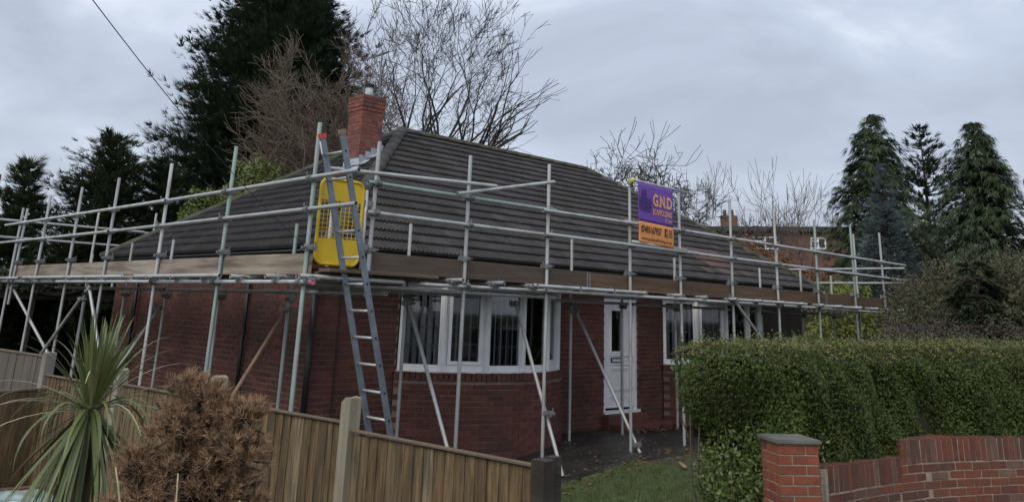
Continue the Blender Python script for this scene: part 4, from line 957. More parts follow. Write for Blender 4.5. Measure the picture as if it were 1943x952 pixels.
#PART3
# ------------------------------------------------------------------ vegetation helpers
def unit(a): return a/np.maximum(1e-9, np.linalg.norm(a, axis=-1, keepdims=True))
def rdir(n): return unit(rng.normal(size=(n, 3)))
def leaves(P, Nn, size, aspect=.5, jitter=.9, fold=.25):
    """one folded two-triangle leaf per point; Nn = preferred facing"""
    n = len(P); nrm = unit(Nn+rdir(n)*jitter); t = unit(np.cross(nrm, rdir(n))); b = np.cross(nrm, t)
    L = size*(.7+.6*rng.random((n, 1))); w = L*aspect*.5
    V = np.empty((n, 4, 3)); V[:, 0] = P-t*L*.5; V[:, 2] = P+t*L*.5
    V[:, 1] = P+b*w+nrm*w*fold; V[:, 3] = P-b*w+nrm*w*fold
    i = np.arange(n)[:, None]*4
    F = np.concatenate([i+np.array([[0, 1, 2]]), i+np.array([[0, 2, 3]])])
    return V.reshape(-1, 3), F
def sprays(P, D, Ln, k=7, width=.07, spread=.9, droop=0.0, flat=True):
    """feathery sprays: k tapering blades fanned about direction D"""
    n = len(P); D = unit(D); S = unit(np.cross(D, np.tile([0, 0, 1.0], (n, 1))+rdir(n)*.35)); U = np.cross(S, D)
    Vs = []
    for j in range(k):
        a = (j/(k-1)-.5)*2*spread if k > 1 else 0
        a = a+rng.normal(0, .12, (n, 1)); l = Ln*(1-.45*np.abs(a)/max(spread, .1))*(.75+.5*rng.random((n, 1)))
        d = unit(D*np.cos(a)+S*np.sin(a)+U*rng.normal(0, .22, (n, 1)))
        tip = P+d*l+np.array([0, 0, -1.0])*droop*l; w = S*np.cos(a)-D*np.sin(a)
        mid = P+d*l*.35
        Vs += [P, mid+w*l*width, tip, mid-w*l*width]
    V = np.stack(Vs, 1)                       # n, 4k, 3
    i = (np.arange(n)[:, None]*(4*k))
    F = np.concatenate([i+np.array([[4*j, 4*j+1, 4*j+2, 4*j+3]]) for j in range(k)])
    return V.reshape(-1, 3), F
def trunk_mesh(nm, pts, rad, n=8): mb = MB(); mb.tube(pts, rad, n); return mb.mesh(nm, True)
def join(parts):
    Vs, Fs, o = [], [], 0
    for V, F in parts: Vs.append(V); Fs.append(F+o); o += len(V)
    return np.concatenate(Vs), np.concatenate(Fs)
def conifer(name, label, base, ztop, zlow, prof, mat, nb=420, elev=.6, tipdroop=0.0, per=9, sl=.5, width=.075, k=7, spread=.8, group=None, cat='tree', bark='bark_dark', sdroop=0., lobes=0.12, inner=.2):
    bx, by, bz = base; t = thing(name, label, cat, base, group)
    obj('trunk', trunk_mesh('trunk', [(bx, by, bz-.2), (bx, by, bz+(ztop-bz)*.5), (bx, by, ztop-.15)], [max(.12, (ztop-bz)*.018), (ztop-bz)*.01, .015]), bark, t)
    h = rng.random(nb)
    hh = zlow+(ztop-zlow)*(1-(1-h)**.8*1.0) if False else zlow+(ztop-zlow)*h
    # more branches low where the crown is wide
    f = np.array([prof((z-zlow)/(ztop-zlow)) for z in hh]); keep = rng.random(nb) < (.25+.75*f/f.max()); hh, f = hh[keep], f[keep]; n = len(hh)
    az = rng.random(n)*2*np.pi
    lob = 1+lobes*np.sin(az*3+hh*1.3)+lobes*np.sin(az*5-hh*2.1)
    Lb = f*(.76+.27*rng.random(n))*lob
    el = elev+rng.normal(0, .15, n)
    Ps, Ds, Ls = [], [], []; br = MB()
    for i in range(n):
        ca, sa = math.cos(az[i]), math.sin(az[i]); out_ = np.array([ca, sa, 0]); m = max(3, int(per*(.35+Lb[i]/f.max())))
        s = inner+(1-inner)*rng.random(m)**.75
        r_ = Lb[i]*s; z = hh[i]+r_*math.tan(el[i])*(.45+.3*(1-s))-tipdroop*Lb[i]*s**2
        p = np.stack([bx+ca*r_, by+sa*r_, z], 1)+rng.normal(0, min(.13, .06*Lb[i]+.03), (m, 3))*np.array([1, 1, .5])
        side = np.array([-sa, ca, 0]); d = out_*1.0+np.outer(rng.normal(0, .6, m), side)+np.array([0, 0, math.sin(el[i])])*1.0-np.outer(s**2*tipdroop*2.2, [0, 0, 1])
        Ps.append(p); Ds.append(d); Ls.append(np.full((m, 1), 1.0)*sl*(.7+.3*(1-s[:, None])))
        if i % 3 == 0: br.tube([(bx, by, hh[i]), (bx+ca*Lb[i]*.5, by+sa*Lb[i]*.5, hh[i]+Lb[i]*.5*math.tan(el[i])*.6), (bx+ca*Lb[i]*.85, by+sa*Lb[i]*.85, hh[i]+Lb[i]*.85*math.tan(el[i])*.5-tipdroop*Lb[i]*.7)], [.04, .02, .006], 4, False)
    P_, D_, L_ = np.concatenate(Ps), np.concatenate(Ds), np.concatenate(Ls)
    V, F = sprays(P_, D_, L_, k, width, spread, sdroop)
    # leader
    obj('crown', np_mesh('crown', V, F), mat, t); obj('branches', br.mesh('branches', clean=False), bark, t)
    return t
def branch_tree(name, label, base, stems, mat, twig, depth, L0, r0, shrink=.74, ang=.5, up=.25, kids=(2, 3), seed=1, cat='tree', group=None, wob=.12, side=2, rmin=.006, thin=.62, env=None):
    rs = random.Random(seed); t = thing(name, label, cat, base, group); big, fine = MB(), MB(); cnt = [0]
    def grow(p, d, L, r, lev):
        n = 3 if lev > 1 else 2; pts = [p]; rad = [r]; q = p.copy(); dd = d.copy()
        for i in range(n):
            dd = (dd+Vector((rs.gauss(0, wob), rs.gauss(0, wob), rs.gauss(0, wob)+up*.12))).normalized(); q = q+dd*(L/n); pts.append(q.copy()); rad.append(max(rmin, r*(1-.38*(i+1)/n)))
        (big if r > .035 else fine).tube(pts, rad, 6 if r > .035 else 3, False); cnt[0] += 1
        if env and lev > 1 and (math.hypot(q.x-base[0], q.y-base[1]) > env[0]*rs.uniform(.75, 1.0) or q.z > env[1]): lev = 1; L = min(L, 1.0)
        if lev <= 0: return
        ks = rs.randint(*kids)
        for j in range(ks):
            a = Vector((rs.gauss(0, 1), rs.gauss(0, 1), rs.gauss(0, 1))); a = (a-dd*a.dot(dd)).normalized()
            nd = (dd*math.cos(ang*rs.uniform(.5, 1.25))+a*math.sin(ang*rs.uniform(.5, 1.25))+Vector((0, 0, up*.35))).normalized()
            grow(q, nd, L*shrink*rs.uniform(.75, 1.15), max(rmin, rad[-1]*rs.uniform(.6, .85)), lev-1)
        for j in range(side):
            i = rs.randint(1, n-1) if n > 1 else 1
            a = Vector((rs.gauss(0, 1), rs.gauss(0, 1), rs.gauss(0, 1))); a = (a-dd*a.dot(dd)).normalized()
            nd = (dd*.6+a*.8+Vector((0, 0, up*.3))).normalized(); grow(pts[i], nd, L*shrink*thin*rs.uniform(.7, 1.1), max(rmin, rad[i]*.42), max(0, lev-2))
    for (p, d, L, r) in stems: grow(Vector(p), Vector(d).normalized(), L, r, depth)
    obj('trunk', big.mesh('trunk', True, clean=False), mat, t); obj('crown', fine.mesh('crown', clean=False), twig, t); return t
def leafy(name, label, base, blobs, mat, n, size, cat='shrub', aspect=.45, core='core', group=None, twigs=0, shell=.35, jitter=1.0):
    """bush of leaves over several ellipsoids (cx,cy,cz,rx,ry,rz)"""
    t = thing(name, label, cat, base, group); tot = sum(b[3]*b[5]+b[4]*b[5] for b in blobs); parts = []; cm_ = MB()
    for (cx, cy, cz, rx, ry, rz) in blobs:
        m = int(n*(rx*rz+ry*rz)/tot); d = rdir(m); d[:, 2] = np.abs(d[:, 2])*np.where(rng.random(m) < .75, 1, -1); lump = 1+.16*np.sin(d[:, :1]*7+cx*3)*np.cos(d[:, 1:2]*6+cz)+.1*np.sin(d[:, 2:]*11)
        r_ = (1-shell*rng.random((m, 1))**1.4)*lump
        P_ = np.array([cx, cy, cz])+d*np.array([rx, ry, rz])*r_; parts.append(leaves(P_, d+np.array([0, 0, .4]), size, aspect, jitter))
    V, F = join(parts); obj('foliage', np_mesh('foliage', V, F), mat, t)
    sm = MB(); bx, by, bz = base
    for (cx, cy, cz, rx, ry, rz) in blobs:
        for q in range(5): sm.tube([(bx+random.uniform(-.1, .1), by+random.uniform(-.1, .1), bz), ((bx+cx)/2, (by+cy)/2, (bz+cz)/2), (cx+random.uniform(-.6, .6)*rx, cy+random.uniform(-.6, .6)*ry, cz+random.uniform(0, .7)*rz)], [.03, .018, .006], 5, False)
    obj('stems', sm.mesh('stems', clean=False), 'bark_dark', t)
    if twigs:
        tm = MB()
        for q in range(twigs):
            cx, cy, cz, rx, ry, rz = random.choice(blobs); d = Vector(rdir(1)[0]); d.z = abs(d.z); p = Vector((cx+d.x*rx*.75, cy+d.y*ry*.75, cz+d.z*rz*.75)); dd = (d+Vector((random.gauss(0, .5), random.gauss(0, .5), .5))).normalized(); L = random.uniform(.2, .5)*rz
            tm.tube([p, p+dd*L*.6, p+dd*L+Vector((random.gauss(0, .05), random.gauss(0, .05), 0))], [.006, .005, .003], 3, False)
        obj('twigs', tm.mesh('twigs', clean=False), 'twig_brown', t)
    return t

# ------------------------------------------------------------------ clipped privet hedge above the garden wall
hedge = thing('privet_hedge', 'large clipped green privet hedge overhanging the brick garden wall', 'hedge', (2.6, -3.9, 0))
HP = [np.array(p) for p in ((1.12, -4.34), (1.9, -4.4), (2.5, -4.5), (3.2, -4.72), (4.0, -5.1), (5.0, -5.65), (6.2, -6.4))]
hs = [0]
for i in range(1, len(HP)): hs.append(hs[-1]+np.linalg.norm(HP[i]-HP[i-1]))
def hpos(s):
    P_ = np.stack([np.interp(s, hs, [p[0] for p in HP]), np.interp(s, hs, [p[1] for p in HP])], 1)
    e_ = .05; Q = np.stack([np.interp(s+e_, hs, [p[0] for p in HP]), np.interp(s+e_, hs, [p[1] for p in HP])], 1); B = np.stack([np.interp(s-e_, hs, [p[0] for p in HP]), np.interp(s-e_, hs, [p[1] for p in HP])], 1)
    d = unit(Q-B); return P_, d, np.stack([d[:, 1], -d[:, 0]], 1)       # point, along, outward (to the road)
THK = 1.45; HT = lambda s: 1.66+.015*s
def hedge_leaves(n, which, size, depth=.16):
    s = rng.random(n)*hs[-1]
    if which == 'front':
        P_, d, nr = hpos(s); low = np.interp(s, [0, .35, 1.2, 1.55, 3, 7], [.55, .6, .62, .7, .83, .86]); z = low+(HT(s)-low)*rng.random(n)
        bulge = .05*np.sin(s*2.3)+.045*np.sin(z*5+s*3)+.035*np.sin(s*7-z*4); o_ = .1+bulge-depth*rng.random(n)**1.5-.17*np.clip((z-1.4)/.28, 0, 1)**2+.03*np.sin(s*13+z*9)
        Pt = np.stack([P_[:, 0]+nr[:, 0]*o_, P_[:, 1]+nr[:, 1]*o_, z], 1); Nn = np.stack([nr[:, 0], nr[:, 1], np.full(n, .35)], 1)
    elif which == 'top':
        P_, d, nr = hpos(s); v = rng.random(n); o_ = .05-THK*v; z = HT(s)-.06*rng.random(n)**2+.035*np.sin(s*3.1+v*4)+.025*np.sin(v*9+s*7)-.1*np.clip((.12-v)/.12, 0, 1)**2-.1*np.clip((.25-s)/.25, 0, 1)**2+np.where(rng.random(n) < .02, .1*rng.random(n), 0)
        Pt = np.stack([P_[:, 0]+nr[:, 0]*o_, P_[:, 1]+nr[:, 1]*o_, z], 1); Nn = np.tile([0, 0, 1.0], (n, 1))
    else:
        P_, d, nr = hpos(np.zeros(n)); v = rng.random(n); z = .62+(HT(0)-.62)*rng.random(n); o_ = .1-(THK+.05)*v
        inw = depth*rng.random(n)**1.5+.55*np.clip((1.4-z)/.8, 0, 1)*(.2+.8*v)+.07*np.sin(z*6+v*5)+.05*np.sin(v*11+z*3)-.06+.16*np.clip((z-1.42)/.24, 0, 1)**2
        Pt = np.stack([P_[:, 0]+nr[:, 0]*o_+inw*d[:, 0], P_[:, 1]+nr[:, 1]*o_+inw*d[:, 1], z], 1); Nn = np.stack([-d[:, 0], -d[:, 1], np.full(n, .3)], 1)
    return leaves(Pt, Nn, size, .52, .85)
V, F = join([hedge_leaves(60000, 'front', .031), hedge_leaves(12000, 'end', .035)]); obj('foliage', np_mesh('foliage', V, F), 'hedge_leaf', hedge)
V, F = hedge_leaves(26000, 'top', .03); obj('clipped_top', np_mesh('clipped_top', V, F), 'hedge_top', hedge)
# loose lower growth next to the pier
n = 9000; Pt = np.array([1.78, -3.7, .45])+rdir(n)*(rng.random((n, 1))**.45)*np.array([.62, .75, .6]); Pt = Pt[(Pt[:, 2] > .0)]
V, F = leaves(Pt, np.tile([-.6, -.5, .5], (len(Pt), 1)), .05, .48, .8); obj('loose_shoots', np_mesh('loose_shoots', V, F), 'hedge_big', hedge)
n = 1600; Pt = np.array([1.5, -4.12, .78])+rdir(n)*(rng.random((n, 1))**.5)*np.array([.22, .4, .36])
V2, F2 = leaves(Pt, np.tile([-.6, -.5, .5], (len(Pt), 1)), .048, .48, .8); obj('loose_shoots', np_mesh('loose_shoots', V2, F2), 'hedge_big', hedge)
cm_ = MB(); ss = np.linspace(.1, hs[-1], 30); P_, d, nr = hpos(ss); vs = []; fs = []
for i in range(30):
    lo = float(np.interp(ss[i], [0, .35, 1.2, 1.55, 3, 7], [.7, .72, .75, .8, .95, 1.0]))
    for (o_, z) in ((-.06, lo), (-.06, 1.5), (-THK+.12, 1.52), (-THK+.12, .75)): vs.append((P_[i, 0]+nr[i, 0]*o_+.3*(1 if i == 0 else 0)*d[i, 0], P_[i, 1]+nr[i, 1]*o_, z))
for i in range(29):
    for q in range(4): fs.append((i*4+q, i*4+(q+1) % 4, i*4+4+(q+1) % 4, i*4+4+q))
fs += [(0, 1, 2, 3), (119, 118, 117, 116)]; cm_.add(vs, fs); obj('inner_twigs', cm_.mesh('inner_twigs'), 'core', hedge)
sm = MB()
for q in range(40):
    s = random.uniform(.4, 4.5) if q > 9 else random.uniform(.1, .5); P_, d, nr = hpos(np.array([s])); o_ = random.uniform(-THK+.1, -.35); x, y = P_[0]+nr[0]*o_
    sm.tube([(x+random.uniform(0, .3), y, gz(x, y)-.05), (x+random.uniform(-.1, .15), y+random.uniform(-.08, .08), .4), (x+random.uniform(-.2, .1), y+random.uniform(-.15, .15), 1.0)], [.013, .01, .006], 5, False)
obj('stems', sm.mesh('stems', clean=False), 'bark', hedge)
sh = []
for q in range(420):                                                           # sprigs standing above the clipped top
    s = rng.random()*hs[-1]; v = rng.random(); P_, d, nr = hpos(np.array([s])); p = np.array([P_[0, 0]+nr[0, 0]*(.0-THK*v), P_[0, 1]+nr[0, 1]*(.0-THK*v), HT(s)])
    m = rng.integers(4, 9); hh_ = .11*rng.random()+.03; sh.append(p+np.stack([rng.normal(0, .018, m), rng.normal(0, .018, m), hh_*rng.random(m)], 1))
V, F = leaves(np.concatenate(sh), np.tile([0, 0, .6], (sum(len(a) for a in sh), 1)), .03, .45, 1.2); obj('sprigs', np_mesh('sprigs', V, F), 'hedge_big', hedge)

# ------------------------------------------------------------------ lawn grass, dead leaves, log
n = 26000; x = rng.uniform(-1.5, 3.8, n); y = rng.uniform(-3.9, -.45, n); edge = -.55-.12*np.sin(x*3)-.1*rng.random(n); k_ = y < edge; x, y = x[k_], y[k_]; n = len(x)
z = gz(x, y)+.01; b0 = np.stack([x, y, z], 1); d = unit(np.stack([rng.normal(0, .5, n), rng.normal(0, .5, n), np.ones(n)], 1)); L_ = .03+.04*rng.random((n, 1)); w = unit(np.cross(d, rdir(n)))*.004
V = np.stack([b0-w, b0+w, b0+d*L_], 1).reshape(-1, 3); F = np.arange(3*n).reshape(-1, 3)
g = obj('grass', np_mesh('grass', V, F), 'grass'); g['kind'] = 'stuff'; tag(g, 'short rough green lawn grass beside the tarmac path', 'grass')
n = 1000; x = np.concatenate([rng.normal(7.2, .8, 450), rng.uniform(.5, 7.5, 550)]); y = np.concatenate([rng.normal(1.3, .14, 450), rng.uniform(-1.1, 1.3, 550)**1]); y = np.where((np.arange(n) >= 450) & (rng.random(n) < .6), -.6+.25*rng.normal(size=n), y)
P_ = np.stack([x, y, gz(x, y)+.03+.012*rng.random(n)], 1); V, F = leaves(P_, np.tile([0, 0, 1.], (n, 1)), .06, .6, .35)
g = obj('dead_leaves', np_mesh('dead_leaves', V, F), 'deadleaf'); g['kind'] = 'stuff'; tag(g, 'brown fallen leaves scattered on the path and by the doorstep', 'leaves')
mb = MB(); mb.tube([(4.02, -1.08, .05), (3.9, -1.22, .045), (3.78, -1.36, .045)], [.014, .026, .022], 8); tag(obj('branch_stump', mb.mesh('branch_stump', True), 'log'), 'short pale cut branch lying on the lawn edge', 'branch')
kb = MB(); kb.box(-1.55, -2.52, -.3, .75, -2.3, -.02); kb.box(-1.55, -2.3, -.3, -.6, -1.9, -.06); tag(obj('edging_kerb', kb.mesh('edging_kerb'), 'concrete'), 'low grey concrete edging at the foot of the dark fence post', 'kerb')
mb = MB(); mb.tube([(-.75, .2, -.2), (-.75, .2, .52)], .055, 12); mb.tube([(-.75, .2, .52), (-.75, .2, .56)], .062, 12); tag(obj('plastic_pipe', mb.mesh('plastic_pipe', True), 'greyplastic'), 'grey plastic pipe standing behind the weathered fence post', 'pipe')

# ------------------------------------------------------------------ cordyline
def ribbon(mb, p, az, el, L, w, bend, tw=0.0, n=9):
    p = Vector(p); out_ = Vector((math.cos(az), math.sin(az), 0)); sd_ = Vector((-math.sin(az), math.cos(az), 0)); e_ = el; prev = p; b0 = len(mb.v)
    for i in range(n+1):
        t = i/n; d = out_*math.cos(e_)+Vector((0, 0, 1))*math.sin(e_); ww = w*(.55+.9*t if t < .35 else .865*(1-t)/.65*1.0+.0)+.0015
        nrm = d.cross(sd_); c = prev; mb.v += [tuple(c+sd_*ww), tuple(c-nrm*ww*.35), tuple(c-sd_*ww)]
        prev = prev+d*(L/n); e_ -= bend*(.35+1.3*t)/n
    for i in range(n):
        a = b0+3*i; mb.f += [(a, a+1, a+4, a+3), (a+1, a+2, a+5, a+4)]
pal = thing('cordyline', 'spiky green cabbage palm with long arching strap leaves by the fence', 'plant', (-4.14, -2.26, -.2))
cpx = Vector((-4.14, -2.26, 1.2))
obj('trunk', trunk_mesh('trunk', [(-4.14, -2.26, -.25), (-4.13, -2.26, .5), (-4.14, -2.26, 1.2)], [.075, .06, .055], 10), 'bark', pal)
var = [MB() for _ in range(3)]; dry = MB()
for q in range(215):
    az_ = q*2.39996+random.uniform(-.2, .2); r_ = random.random(); z_ = 0
    if q < 70: el = R(random.uniform(66, 89)); bend = random.uniform(.05, .45); L = random.uniform(.36, .56); z_ = .05
    elif q < 90: el = R(random.uniform(40, 66)); bend = random.uniform(.6, 1.6); L = random.uniform(.5, .75); z_ = .02
    elif q < 118: el = R(random.uniform(0, 35)); bend = random.uniform(2.0, 3.0); L = random.uniform(.5, .8)
    else: el = R(random.uniform(-80, -35)); bend = random.uniform(.2, .7); L = random.uniform(.6, .85); z_ = -.06*r_
    ribbon(var[q % 3], cpx+Vector((math.cos(az_)*.04, math.sin(az_)*.04, z_)), az_, el, L, .0135, bend)
for q in range(12):
    az_ = random.uniform(0, 6.28); ribbon(dry, cpx+Vector((0, 0, -.02)), az_, R(random.uniform(5, 45)), random.uniform(.8, 1.0), .008, random.uniform(1.2, 2.0))
for v in var: obj('leaves', v.mesh('leaves', True, clean=False), 'cord', pal)
obj('dry_leaves', dry.mesh('dry_leaves', True, clean=False), 'cord_dry', pal)

# ------------------------------------------------------------------ dead dwarf pine
dpn = thing('dwarf_pine', 'dead brown dwarf pine with bushy needle tufts in front of the fence', 'shrub', (-3.95, -3.4, -.2))
bm_ = MB(); tips = []
rs = random.Random(5)
C0 = Vector((-3.95, -3.42, -.1))
rv_ = Vector((.77, -.64, 0)); fv_ = Vector((.64, .77, 0))
lobes_ = [(-.36, .98, .22, .15), (-.1, 1.17, .27, .2), (.02, 1.30, .2, .17), (-.12, 1.40, .14, .1), (.3, 1.26, .19, .14), (.28, 1.06, .27, .18), (-.02, .98, .28, .2), (.12, .85, .38, .2), (-.25, .78, .34, .16), (.4, .78, .16, .14), (.05, .62, .42, .18)]
for (lx, lz, rw_, rz_) in lobes_:
    c = Vector((C0.x, C0.y, 0))+rv_*(lx*.8)+Vector((0, 0, lz))
    mid = (C0+c)/2+Vector((rs.gauss(0, .06), rs.gauss(0, .06), 0)); bm_.tube([C0, mid, c], [.035, .022, .012], 6, False)
    for q in range(int(125*(rw_/.25)**1.5)):
        d = Vector(rdir(1)[0]); d.z = abs(d.z)*1.0 if rs.random() < .75 else d.z; rr = rs.uniform(.5, 1.0)*(1.22 if rs.random() < .16 else 1)
        tip = c+rv_*(d.x*rw_*.8*rr)+fv_*(d.y*rw_*.9*rr)+Vector((0, 0, d.z*rz_*rr)); bm_.tube([c.lerp(tip, .15), c.lerp(tip, .6)+Vector((rs.gauss(0, .02), rs.gauss(0, .02), -.01)), tip], [.007, .005, .004], 4, False); tips.append((tip, (tip-c).normalized()))
obj('branches', bm_.mesh('branches', clean=False), 'bark_dark', dpn)
tp = np.array([t[0] for t in tips]); td = np.array([t[1] for t in tips]); td = unit(td*np.array([1, 1, .6])+np.array([0, 0, .75])); NT = 36
Pn = np.repeat(tp, NT, 0)-np.repeat(td, NT, 0)*(.06*rng.random((len(tp)*NT, 1))); Dn = unit(np.repeat(td, NT, 0)+rng.normal(0, .48, (len(tp)*NT, 3)))
Ln = .03+.026*rng.random((len(Pn), 1)); Wn = unit(np.cross(Dn, rdir(len(Pn))))*.0017
V = np.stack([Pn-Wn, Pn+Wn, Pn+Dn*Ln+Wn*.5, Pn+Dn*Ln-Wn*.5], 1)
# each tuft one mesh island tint: split in four meshes by tuft so that tufts differ in colour
tid = np.repeat(np.arange(len(tp)), NT) % 4
for q in range(4):
    vv = V[tid == q].reshape(-1, 3); obj('needles', np_mesh('needles', vv, np.arange(len(vv)).reshape(-1, 4)), 'deadpine', dpn)

# ------------------------------------------------------------------ dry stems, sheet, old bricks
ds = thing('dry_grass', 'few pale dry stems rising in front of the dead pine', 'plant', (-4.35, -4.2, -.2))
stem_pts = [((-4.63, -4.26, .55), (-4.64, -4.24, .93), (-4.70, -4.22, 1.17)), ((-4.63, -4.26, .55), (-4.68, -4.24, .92), (-4.84, -4.18, 1.02)), ((-4.43, -4.35, .6), (-4.45, -4.34, .95), (-4.46, -4.33, 1.14)), ((-4.18, -4.45, .6), (-4.19, -4.45, .9), (-4.20, -4.44, 1.02)), ((-4.43, -4.35, .8), (-4.36, -4.38, .98), (-4.26, -4.42, .93)), ((-4.78, -4.2, .6), (-4.85, -4.18, .9), (-4.92, -4.15, .98))]
for s_ in stem_pts:
    mb = MB(); a, b, c = [Vector(q) for q in s_]; mb.tube([a, a.lerp(b, .5), b, b.lerp(c, .6)+Vector((0, 0, .01)), c], [.006, .006, .005, .004, .003], 6); obj('stem', mb.mesh('stem', True), 'straw', ds)
nx, ny = 40, 30; vs = []; fs = []
for j in range(ny+1):
    for i in range(nx+1):
        u, v = i/nx, j/ny; x = -4.6+1.6*u; y = -.3+1.5*v; hgt = .2*math.sin(math.pi*min(1, u*1.02))**.5*math.sin(math.pi*v)**.5
        vs.append((x, y, -.19+.18+hgt+.03*math.sin(9*u+5*v+2*math.sin(7*v))+.022*math.sin(17*v-6*u)+.012*math.sin(31*u+13*v)))
for j in range(ny):
    for i in range(nx): a = j*(nx+1)+i; fs.append((a, a+1, a+nx+2, a+nx+1))
mb = MB(); mb.add(vs, fs); tag(obj('plastic_sheet', mb.mesh('plastic_sheet', True), 'tarp'), 'crumpled pale green plastic sheet on the ground left of the palm', 'sheet')
ob_ = thing('brick_pile', 'few old red bricks stacked behind the pale green sheet', 'bricks', (-3.6, 1.7, -.2))
obm = MB(); obm.box(-.1075, -.05, -.0325, .1075, .05, .0325); obm = obm.mesh('brick'); obm.materials.append(M['terracotta'])
for q in range(7):
    obj('brick', obm, None, ob_, T(-3.95+.24*(q % 5)+random.uniform(-.02, .02), 1.5+.03*random.random(), .05+.068*(q//5)) @ Matrix.Rotation(random.uniform(-.2, .2), 4, 'Z'))
leafy('garden_plant', 'small yellow leaved plant at the foot of the weathered fence post', (-2.62, -2.72, .0), [(-2.62, -2.74, .47, .07, .05, .09)], 'yellowleaf', 160, .06, cat='plant', aspect=.25)

# ------------------------------------------------------------------ outbuilding at the back, left
obd = thing('carport', 'dark open-fronted timber outbuilding behind the side fence', 'outbuilding', (-1, 14, -.2))
for b, nm in (((-6.5, 17.4, -.2, 3.4, 17.5, 2.3), 'wall'), ((-6.5, 13.4, -.2, -6.4, 17.4, 2.3), 'wall'), ((3.3, 13.4, -.2, 3.4, 17.4, 2.3), 'wall'), ((-6.7, 13.2, 2.06, 3.6, 17.6, 2.16), 'roof'), ((-6.6, 13.3, 1.8, 3.5, 13.38, 2.055), 'beam')):
    box_part(nm, b, 'timber_dark', obd)
for x in (-3.4, -.2, 2.9): box_part('post', (x, 13.3, -.2, x+.1, 13.4, 1.8), 'timber_dark', obd)
leafy('ivy', 'dark ivy sprawling over the outbuilding roof edge', (.2, 13.25, 1.9), [(-.4, 13.2, 2.2, .9, .3, .28), (.9, 13.2, 2.25, .8, .3, .25), (2.2, 13.3, 2.3, .9, .4, .3), (-2.4, 13.3, 2.3, 1.2, .4, .35)], 'yew', 5000, .09, cat='plant')

# ------------------------------------------------------------------ trees behind the house
cone = lambda r0, p=.8: (lambda t: r0*(1-t)**p+.05)
conifer('cypress_tree', 'huge dark green cypress behind the bungalow, tallest tree in view', (7.7, 18.2, 0), 17.2, .8, lambda t: min(3.45, 5.5*(1-t)**1.02)+.1, 'leyland', 3900, .75, 0, 14, .46, .055, 10, .9, lobes=.1)
yw = lambda r0: (lambda t: r0*math.sqrt(max(0, 1-(2*max(0, t-.08)/1.0-.55)**2/1.9))*(1-t*.55)+.05)
conifer('yew_tree', 'broad dark yew with ragged top left of the big cypress', (1.75, 15.6, 0), 6.0, .4, yw(2.0), 'yew', 1300, .55, 0, 10, .34, .055, 10, .8, lobes=.3)
conifer('yew_tree', 'dark yew leaning against the broad yew, slightly lower and to its right', (3.0, 15.2, 0), 5.5, .4, yw(1.45), 'yew', 800, .55, 0, 10, .34, .055, 10, .8, lobes=.3)
conifer('yew_tree', 'small pointed dark yew at the far left of the row', (-.1, 15.9, 0), 5.1, .4, yw(1.0), 'yew', 600, .7, 0, 9, .34, .055, 10, .8, lobes=.3)
conifer('yew_tree', 'low dark bushy yew at the left edge of the photo', (-1.6, 16.0, 0), 4.1, .2, yw(1.3), 'yew', 600, .5, 0, 9, .34, .055, 10, .8, lobes=.3)
B_ = Vector((10.3, 12.9, 0)); st = []
rsd = random.Random(3)
for k in range(12):
    a = k*2.4+.5; tilt = .12+.62*((k % 4)/3); st.append(((B_.x+.25*math.cos(a), B_.y+.25*math.sin(a), 3.6+.35*(k % 3)), (math.cos(a)*tilt, math.sin(a)*tilt, 1), 2.7, .095))
st.append(((B_.x, B_.y, -.2), (0, 0, 1), 3.6, .3))
branch_tree('bare_tree', 'large leafless winter tree fanning out behind the roof ridge', B_, st, 'bark_dark', 'twig', 6, 2.9, .085, .74, .46, .2, (2, 3), 7, wob=.14, side=1, rmin=.0065, env=(3.2, 15))
B_ = Vector((6.85, 12.85, 0)); st = [((B_.x+rsd.uniform(-1.15, 1.15), B_.y+rsd.uniform(-.9, .9), 1.5), (rsd.gauss(0, .15), rsd.gauss(0, .15), 1), 2.75, .05) for k in range(34)]
st.append(((B_.x, B_.y, -.2), (0, 0, 1), 2.0, .16))
branch_tree('bare_tree', 'brown tangled leafless shrubby tree in front of the cypress', B_, st, 'twig_brown', 'twig_brown', 5, 2.2, .06, .7, .6, .22, (2, 3), 9, wob=.2, side=3, rmin=.0062, env=(2.4, 9.5))
leafy('bay_shrub', 'light green leafy shrub showing above the left roof hip', (4.0, 11.6, 0), [(4.0, 11.6, 4.3, .75, .7, 1.2), (3.6, 11.6, 3.7, .8, .7, .9), (4.5, 11.6, 3.7, .7, .7, .9)], 'ltgreen', 6500, .12, aspect=.35, twigs=40)
leafy('bay_shrub', 'small light green shrub lower down beside the left roof hip', (2.7, 11.7, 0), [(2.7, 11.7, 3.7, .45, .45, .85), (2.9, 11.7, 3.2, .6, .5, .8)], 'ltgreen', 3000, .12, aspect=.35, twigs=20)
# right-hand trees
conifer('deodar_cedar', 'tall green drooping cedar on the right behind the blue spruce', (24.1, 4.3, 0), 9.35, .2, lambda t: 2.7*(1-t)**.66+.05, 'deodar', 1500, .3, .38, 11, .42, .055, 10, .8, sdroop=.45, lobes=.24)
conifer('deodar_cedar', 'tall green drooping cedar furthest to the right', (19.5, -.5, 0), 7.5, .2, lambda t: 2.6*(1-t)**.7+.05, 'deodar', 1500, .3, .38, 11, .36, .055, 10, .8, sdroop=.45, lobes=.24)
conifer('blue_spruce', 'compact blue-grey spruce in front of the tall cedar', (19.6, 2.25, 0), 6.6, .2, lambda t: 2.0*(1-t)**.85+.03, 'spruce', 1300, .22, .0, 10, .2, .1, 7, .7, lobes=.06, inner=.4)
conifer('pine_tree', 'open branched pine between the two cedars', (29.6, 4.6, 0), 9.8, .5, lambda t: 2.2*(1-t)**.7+.1, 'pine', 620, .5, -.15, 8, .46, .06, 10, .55, lobes=.3, inner=.35)
